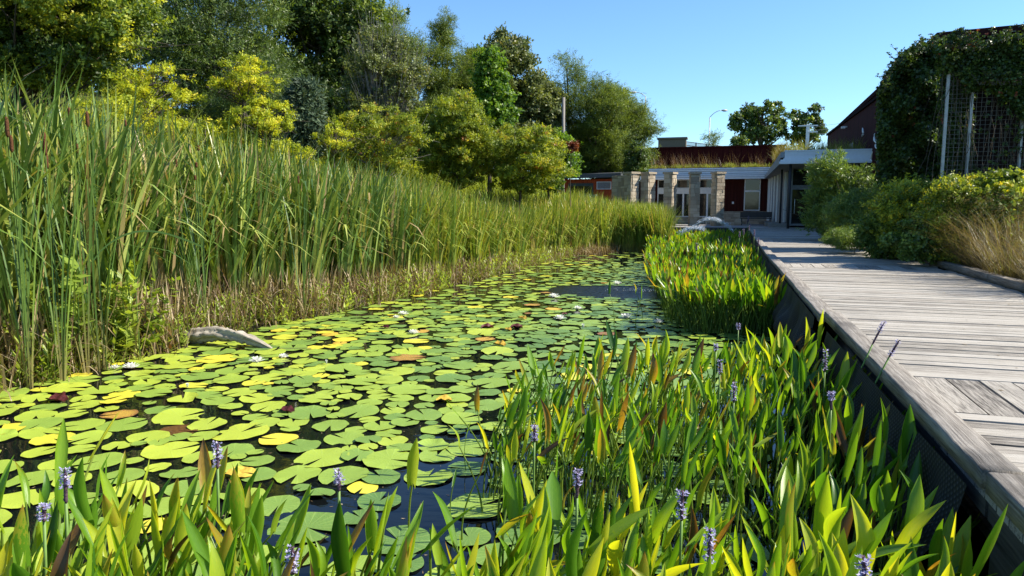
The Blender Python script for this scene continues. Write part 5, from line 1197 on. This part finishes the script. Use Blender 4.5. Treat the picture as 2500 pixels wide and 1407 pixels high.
# the far bed: nearer plants one by one, the rest as a mass
COARSE = [pleaf(300 + s_, False, .6) for s_ in range(12)]
def bed_plant(mb, x, y, r, n, s0):
    k = r.integers(0, 12, n); az = r.uniform(0, 6.28, n); t0 = r.normal(.44, .12)
    for q_ in range(n):
        V, Q, g = COARSE[k[q_]]; M = rots(np.array([az[q_]]), np.array([abs(r.normal(0, .09))]), None, s0 * r.uniform(.75, 1.1))[0]
        b_ = r.random(); br = r.uniform(.4, .9) if b_ < .10 else r.uniform(.22, .4) if b_ < .25 else 0
        g2 = g.copy(); g2[:, 2] = br
        mb.add(V @ M.T + [x + r.normal(0, .06), y + r.normal(0, .06), -.03], Q, tint=float(np.clip(t0 + r.normal(0, .18), 0, 1)), lv=g2)
bed = []; r = np.random.default_rng(5)
def bed_left(y): return float(np.interp(y, [12.6, 13.5, 15, 18, 24, 32, 43], [-.6, -1.1, -1.25, -1.75, -2.6, -3.4, -4.0]))
for tr_ in range(30000):
    y = 12.6 + 30 * r.random() ** 1.5; xl = bed_left(y); x = xl + r.random() * (.72 - xl)
    md = .2 if y < 22 else .26
    if len(bed) > 1200: break
    if all(math.hypot(x - a, y - b_) > md for a, b_ in bed[-400:]): bed.append((x, y))
bed.sort(key=lambda q_: q_[1])
protos = []
for k in range(14):
    mb = MB(); bed_plant(mb, 0, 0, r, 8, 1.10); protos.append(mb.mesh('pickerelweed_bed_plant', M_pickS, True))
mb = MB(); items = []
for k, (x, y) in enumerate(bed):
    if k < 50:
        o = link('pickerelweed', protos[k % 14], None, (x, y, 0)); o.rotation_euler = (0, 0, r.uniform(0, 6.28)); s_ = r.uniform(.88, 1.08); o.scale = (s_, s_, s_)
        tag(o, 'x', 'aquatic plant', 'pickerelweed plants in the far bed'); items.append((o, (x, y), ['short', 'full', 'upright'][k % 3] if False else ('tall' if s_ > 1.0 else 'medium' if s_ > .94 else 'short')))
    else: bed_plant(mb, x, y, r, 6, 1.04)
tag(mb.build('pickerelweed_bed', M_pickS, smooth=True), 'dense pickerelweed bed with lilac spikes stretching along the boardwalk to the fountain', 'pickerelweed bed', kind='stuff')
rank_labels(items, [('the far bed near left edge', (-1.1, 13.6)), ('the far bed corner by the curb', (.6, 13.3)), ('the far bed front middle', (-.2, 13.0)), ('the open rippled water', (-1.6, 17.5)), ('the boardwalk side of the bed', (.6, 17)), ('the centre of the far bed', (-.6, 18.5))], '{look} pickerelweed, {rank} of its height to {mark}')
for px_, py_, zt_ in [(1815, 572, 1.1), (1828, 565, 1.15), (1843, 560, 1.2), (1836, 530, 1.45), (1862, 550, 1.25), (1852, 530, 1.4), (1805, 575, 1.05), (1780, 585, 1.0), (1760, 590, 1.0), (1700, 605, 1.0), (1870, 580, 1.15), (1858, 598, 1.05)]:
    P = gnd(px_, py_ + 12, 1.0); 
    if P[1] > 38: P = P * (34 / P[1])
    e = empty('flowering_pickerelweed', (min(P[0], .68), P[1], 0), 'lilac flower spike at the far end of the bed, near the fountain', 'flower spike', 'lilac spikes at the far end of the bed')
    spike_parts(e, zt_ + .25, .22, int(px_), .1, .02)
for k, e in enumerate([o for o in col.objects if o.name.startswith('flowering_pickerelweed')]):
    pass
fs = sorted([o for o in col.objects if o.name.startswith('flowering_pickerelweed')], key=lambda o: -proj(tuple(o.location))[0])
for k, e in enumerate(fs): e['label'] = 'far lilac spike above the bed, ' + ('closest' if k == 0 else ORD[k].split()[0] + ' closest') + ' to the boardwalk'
# fountain jet arching over the far bed
m, t = new_mat('spray_water'); b = pbsdf(t, (.75, .82, .9), .15, .8); b.inputs['Transmission Weight'].default_value = .35; b.inputs['IOR'].default_value = 1.33; finish(t, b.outputs[0]); M_spray = m
ft = empty('fountain_jet', (0, 30, .5), 'white arching fountain jet splashing above the far pickerelweed', 'fountain')
def jet(p0, p1, D, top, n, w, seed):
    r = np.random.default_rng(seed); A = at(*p0, D); B = at(*p1, D); u = np.linspace(0, 1, 70); P = A * (1 - u)[:, None] + B * u[:, None]; P[:, 2] += top * 4 * u * (1 - u)
    mb = MB()
    for s_ in range(n):
        j = r.normal(0, w, 3); a, b_ = sorted(r.uniform(0, 1, 2)); 
        if b_ - a < .1: continue
        i0, i1 = int(a * 69), int(b_ * 69) + 1; pp = P[i0:i1] + j + r.normal(0, .008, (i1 - i0, 3))
        if len(pp) > 3: mb.tube(pp - [0, 30, .5], r.uniform(.003, .008, len(pp)), 4)
    for s_ in range(620):
        k = min(69, int(abs(r.beta(1.6, 1.2)) * 69)); c0 = P[k] + r.normal(0, w * 1.6, 3) - [0, 30, .5]; q_ = r.uniform(.006, .017); mb.tube([c0 - [0, 0, q_], c0, c0 + [0, 0, q_]], [q_ * .3, q_, q_ * .3], 5)
    return mb
jet((1690, 556), (1792, 566), 29, .42, 20, .03, 1).build('jet', M_spray, ft, True)
jet((1655, 572), (1720, 560), 27, .12, 12, .03, 2).build('jet', M_spray, ft, True)
mb = MB(); r = np.random.default_rng(9)
for _ in range(160):
    a = r.uniform(0, 6.28); q_ = abs(r.normal(0, .5)); c0 = np.array([-2.0 + 1.1 * q_ * math.cos(a), 18.3 + .5 * q_ * math.sin(a), .02 + abs(r.normal(0, .03))]); s_ = r.uniform(.004, .011); mb.tube([c0 - [0, 0, s_], c0, c0 + [0, 0, s_]], [s_ * .3, s_, s_ * .3], 5)
tag(mb.build('splash', M_spray, smooth=True), 'sparkling drops where spray lands on the rippled open water', 'splash', kind='stuff')

# ------------------------------------------------------------ right hand planting
G_bush = [(0, (.06, .11, .025)), (.5, (.16, .25, .045)), (.85, (.28, .38, .07)), (1, (.38, .40, .06))]
G_gold = [(0, (.08, .12, .02)), (.4, (.18, .25, .03)), (.75, (.42, .46, .045)), (1, (.75, .58, .04))]
M_bush = foliage_mat('bush_leaves', G_bush, .38, gloss=.5); M_gold = foliage_mat('yellow_flowering_leaves', G_gold, .42, gloss=.3)
RS = 'bushes along the right side of the boardwalk'
T_('shrub', 'tall willowy green shrub in front of the red wall by the porch', 'shrub', 2035, 372, 78, 600, 26, M_bush, SP_WIL, .24, 90, 50, RS, seed=41, trunk=.04, limbs=30, twigs=2, shape='round', depth=1.4, flat=1.2)
T_('shrub', 'dark green shrub wedged between the willowy one and the climber', 'shrub', 2110, 410, 60, 600, 25, M_F['dark'], SP_WIL, .24, 60, 50, RS, seed=42, trunk=.04, limbs=12, depth=1.2)
T_('shrub', 'feathery sumac like shrub with two fronds above it', 'shrub', 2095, 468, 62, 610, 21, M_bush, SP_LOC, .30, 60, 44, RS, seed=43, trunk=.03, limbs=16, depth=.9, flat=.6)
T_('low_shrub', 'low sprawling green plant spilling onto the boards', 'shrub', 2090, 560, 72, 618, 19, M_bush, SP_LOC, .18, 50, 44, RS, seed=44, trunk=.02, limbs=10, depth=.7)
T_('flowering_bush', 'yellow flowering bush in the middle of the right planting', 'bush', 2210, 440, 95, 640, 17, M_gold, SP_MID, .15, 130, 56, RS, seed=45, trunk=.025, limbs=30, depth=1.0, tips=.8, flat=1)
T_('flowering_bush', 'tall green and yellow bush below the trellis posts', 'bush', 2330, 425, 85, 650, 15, M_gold, SP_MID, .15, 120, 56, RS, seed=46, trunk=.025, limbs=30, depth=1.0, tips=.7, flat=1)
T_('flowering_bush', 'green flowering bush under the wire mesh at the right edge', 'bush', 2440, 418, 90, 600, 14.5, M_gold, SP_BROAD, .13, 120, 56, RS, seed=47, trunk=.025, limbs=30, depth=1.0, tips=.6, flat=1)
T_('flowering_bush', 'leafy bush between the yellow flowering one and the low sprawling plant', 'bush', 2150, 500, 60, 640, 17.5, M_bush, SP_MID, .15, 60, 50, RS, seed=48, trunk=.025, limbs=20, depth=.7)
T_('flowering_bush', 'shaded dark leafed bush at the curb below the yellow flowering ones', 'bush', 2270, 530, 100, 655, 15.2, M_bush, SP_BROAD, .12, 60, 50, RS, seed=49, trunk=.02, limbs=20, depth=.5)
M_tan = blade_mat('tan_ornamental_grass', [(0, (.08, .05, .03)), (.4, (.15, .11, .06)), (.7, (.21, .18, .08)), (1, (.19, .22, .06))], (.06, .05, .03), .12, .4, .2)
def curly(seed):
    V, Q, g = blade_t(9, .35 + .1 * seed); V = V.copy(); V[:, 0] += 0; V[:, 1] += .03 * np.sin(V[:, 2] * 14 + seed); return V, Q, g
SEED_T = make_spray(NARROW, 10, .35, 1.0, 9, .05)
for k, (px_, py_, D, h, rad, lab) in enumerate([(2395, 668, 13.2, 1.45, .6, 'tan feathery grass clump left of the two by the picture edge'), (2465, 690, 12.4, 1.5, .6, 'tan feathery grass clump at the right edge of the picture'), (2340, 640, 14.6, 1.0, .35, 'small tan grass tuft before the dark stems'),
        (2440, 640, 14.2, 1.5, .6, 'taller greenish tan grass behind the two edge clumps'), (1990, 588, 25, 1.3, .6, 'grey plumed grass at the foot of the willowy shrub'), (2050, 600, 22, 1.1, .5, 'grey plumed grass arching over the curb before the sumac'), (2520, 720, 11.6, 1.2, .5, 'tan grass clump cut by the right edge')]):
    P = gnd(px_, py_, .86); P = np.array([max(P[0], 4.6), P[1], .86]); r = np.random.default_rng(60 + k); e = empty('ornamental_grass', tuple(P), lab, 'grass clump', 'ornamental grass clumps by the boardwalk')
    n = 520; az = r.uniform(0, 6.28, n); rr_ = rad * np.sqrt(r.random(n)); tl = np.abs(r.normal(0, .22, n)) + rr_ / rad * .25; H = h * r.uniform(.5, 1.05, n); mb = MB()
    tt = [curly(s_) for s_ in range(4)]
    for s_ in range(4):
        q_ = np.arange(n) % 4 == s_; mb.scatter(tt[s_], rots(az[q_], tl[q_], None, np.stack([np.full(q_.sum(), .006 if D < 20 else .012), H[q_], H[q_]], -1)), np.stack([-np.sin(az[q_]) * rr_[q_] * .6, np.cos(az[q_]) * rr_[q_] * .6, 0 * H[q_]], -1), np.clip(r.normal(.5 if k not in (3,) else .8, .2, q_.sum()), 0, 1))
    mb.build('blades', M_tan, e)
    mb = MB(); n2 = 700; c0 = np.stack([r.normal(0, rad * .75, n2), r.normal(0, rad * .75, n2), h * r.uniform(.25, 1.0, n2)], -1); mb.scatter(SEED_T, rots(r.uniform(0, 6.28, n2), r.uniform(.2, 1.5, n2), None, r.uniform(.3, .7, n2)), c0, np.clip(r.normal(.5, .2, n2), 0, 1)); mb.build('seed_heads', M_tan, e)
# stems of the tall plants
mb = MB(); sc_area(mb, [blade_t(3, .05, 0, .95), blade_t(3, .12, 0, .95)], 900, lambda y, u: 4.7 + 1.6 * u, (13, 24), (.6, 1.5), (.5, .3), (.012, .02), zf=lambda a, b: np.full(len(a), .86), lean=.1, seed=71)
tag(mb.build('bush_stems', M_dead), 'thin dark stems under the flowering bushes by the curb', 'stems', kind='stuff')
mb = MB(); sc_area(mb, LS, 2600, lambda y, u: 4.9 + 5 * u, (12, 40), (.6, 1.3), (.35, .2), zf=lambda a, b: np.full(len(a), .86), seed=72)
tag(mb.build('undergrowth', M_meadow), 'dense green undergrowth filling the bed behind the flowering bushes', 'undergrowth', kind='stuff')

# ------------------------------------------------------------ climbers
G_ivy = [(0, (.022, .04, .012)), (.45, (.045, .085, .018)), (.85, (.085, .14, .025)), (.97, (.15, .18, .03)), (1, (.25, .07, .04))]
M_ivy = foliage_mat('climber_leaves', G_ivy, .3, gloss=.4)
def climber(lab, polys, seed, ssize=.2):
    """polys: (px polygon as top/bottom curves, Y range, number of sprays)"""
    r = np.random.default_rng(seed); mb = MB(); P0 = None; tw = MB()
    for xs_, top_, bot_, (ya, yb_), n, holes in polys:
        px_ = r.uniform(xs_[0], xs_[-1], n); tp = np.interp(px_, xs_, top_); bt = np.interp(px_, xs_, bot_)
        cl = r.random(n) ** .85; py_ = tp + (bt - tp) * cl + r.normal(0, 5, n)
        lump = .5 + .5 * np.sin(px_ * .06 + seed) * np.sin(py_ * .05 + 1)
        keep = r.random(n) < np.where(holes * cl > .5 * (1 + .5 * np.sin(px_ * .09)), .12, 1); px_ = px_[keep]; py_ = py_[keep]; lump = lump[keep]; m_ = len(px_)
        dep = ya + (yb_ - ya) * (1 - lump * .6) * r.uniform(.5, 1, m_)
        d = FW[None] + RT[None] * ((px_ - 1250) / F_PX)[:, None] + UP[None] * ((703.5 - py_) / F_PX)[:, None]; T = CAM + d * (dep / d[:, 1])[:, None]
        if P0 is None: P0 = np.array([T[:, 0].mean(), T[:, 1].mean(), .86])
        mb.scatter(SP_BROAD, rots(r.uniform(0, 6.28, m_), r.uniform(.6, 2.6, m_), r.uniform(0, 6.28, m_), ssize * r.uniform(.7, 1.3, m_)), T - P0, np.clip(r.normal(.45, .2, m_) + .25 * (r.random(m_) < .05), 0, 1))
        for _ in range(12):
            q_ = r.integers(0, m_); a = T[q_] - P0; e_ = np.array([a[0] + r.normal(0, .5), a[1] + .1, 0.0]); v = np.linspace(0, 1, 10)[:, None]; pp = a * (1 - v) + e_ * v + r.normal(0, .06, (10, 3)); tw.tube(pp, .006, 4, cap=False)
        for _ in range(26):       # loose shoots above the top
            q_ = r.integers(0, m_); x_ = r.uniform(xs_[0], xs_[-1]); y_ = np.interp(x_, xs_, top_); a = atY(x_, y_ + 8, ya) - P0; L = r.uniform(.15, .55); v = np.linspace(0, 1, 6)
            pp = np.stack([a[0] + L * .8 * v * float(np.clip(r.normal(), -.7, .7)), a[1] + 0 * v, a[2] + L * (v - .3 * v ** 2)], -1); tw.tube(pp, .006, 3, cap=False)
            k_ = 5; mb.scatter(SP_BROAD, rots(r.uniform(0, 6.28, k_), r.uniform(.4, 1.6, k_), None, .09), pp[1:6], r.random(k_))
    e = empty('climbing_vine', tuple(P0), lab, 'climber', 'climbers over the trellis and hall')
    mb.build('foliage', M_ivy, e); tw.build('vine_stems', M_bark, e)
climber('dark rounded mass of climber hanging over the corner of the red hall', [([2150, 2165, 2185, 2215, 2250, 2300, 2312], [235, 190, 160, 130, 112, 108, 110], [440, 450, 450, 450, 450, 450, 450], (21.5, 24), 26000, 0), ([2300, 2372], [106, 116], [170, 190], (18.6, 19.5), 1800, 0)], 1, .15)
climber('climber spreading over the top of the wire mesh trellis', [([2360, 2390, 2430, 2470, 2520, 2600], [120, 116, 100, 92, 88, 90], [220, 208, 215, 255, 300, 330], (18.5, 19.3), 9000, 0), ([2300, 2372], [120, 120], [440, 440], (19.05, 19.5), 3200, 0), ([2385, 2500], [200, 200], [430, 430], (18.6, 18.95), 70, 0)], 2, .115)

# bits of plant litter drifting on the water
r = np.random.default_rng(90); n = 2600; y = 3 + 30 * r.random(n) ** 1.4; x = bankx(y) + 7.4 * r.random(n) ** 1.6; mb = MB()
mb.scatter(LEAF, rots(r.uniform(0, 6.28, n), np.full(n, 1.56), None, np.stack([r.uniform(.006, .03, n), r.uniform(.01, .05, n), r.uniform(.01, .05, n)], -1)), np.stack([x, y, np.full(n, .004)], -1), r.random(n))
tag(mb.build('floating_litter', M_dead), 'scattered brown leaf bits and seeds floating between the lily pads', 'litter', kind='stuff')
r = np.random.default_rng(91); n = 260; x = 1.3 + 2.8 * r.random(n) ** .4; y = 3 + 28 * r.random(n); mb = MB()
mb.scatter(LEAF, rots(r.uniform(0, 6.28, n), r.uniform(1.35, 1.57, n), None, np.stack([r.uniform(.01, .04, n), r.uniform(.02, .06, n), r.uniform(.02, .06, n)], -1)), np.stack([x, y, np.full(n, .906)], -1), r.random(n))
tag(mb.build('fallen_leaves', M_dead), 'dry leaf bits lying on the boards, mostly along the right timber', 'fallen leaves', kind='stuff')
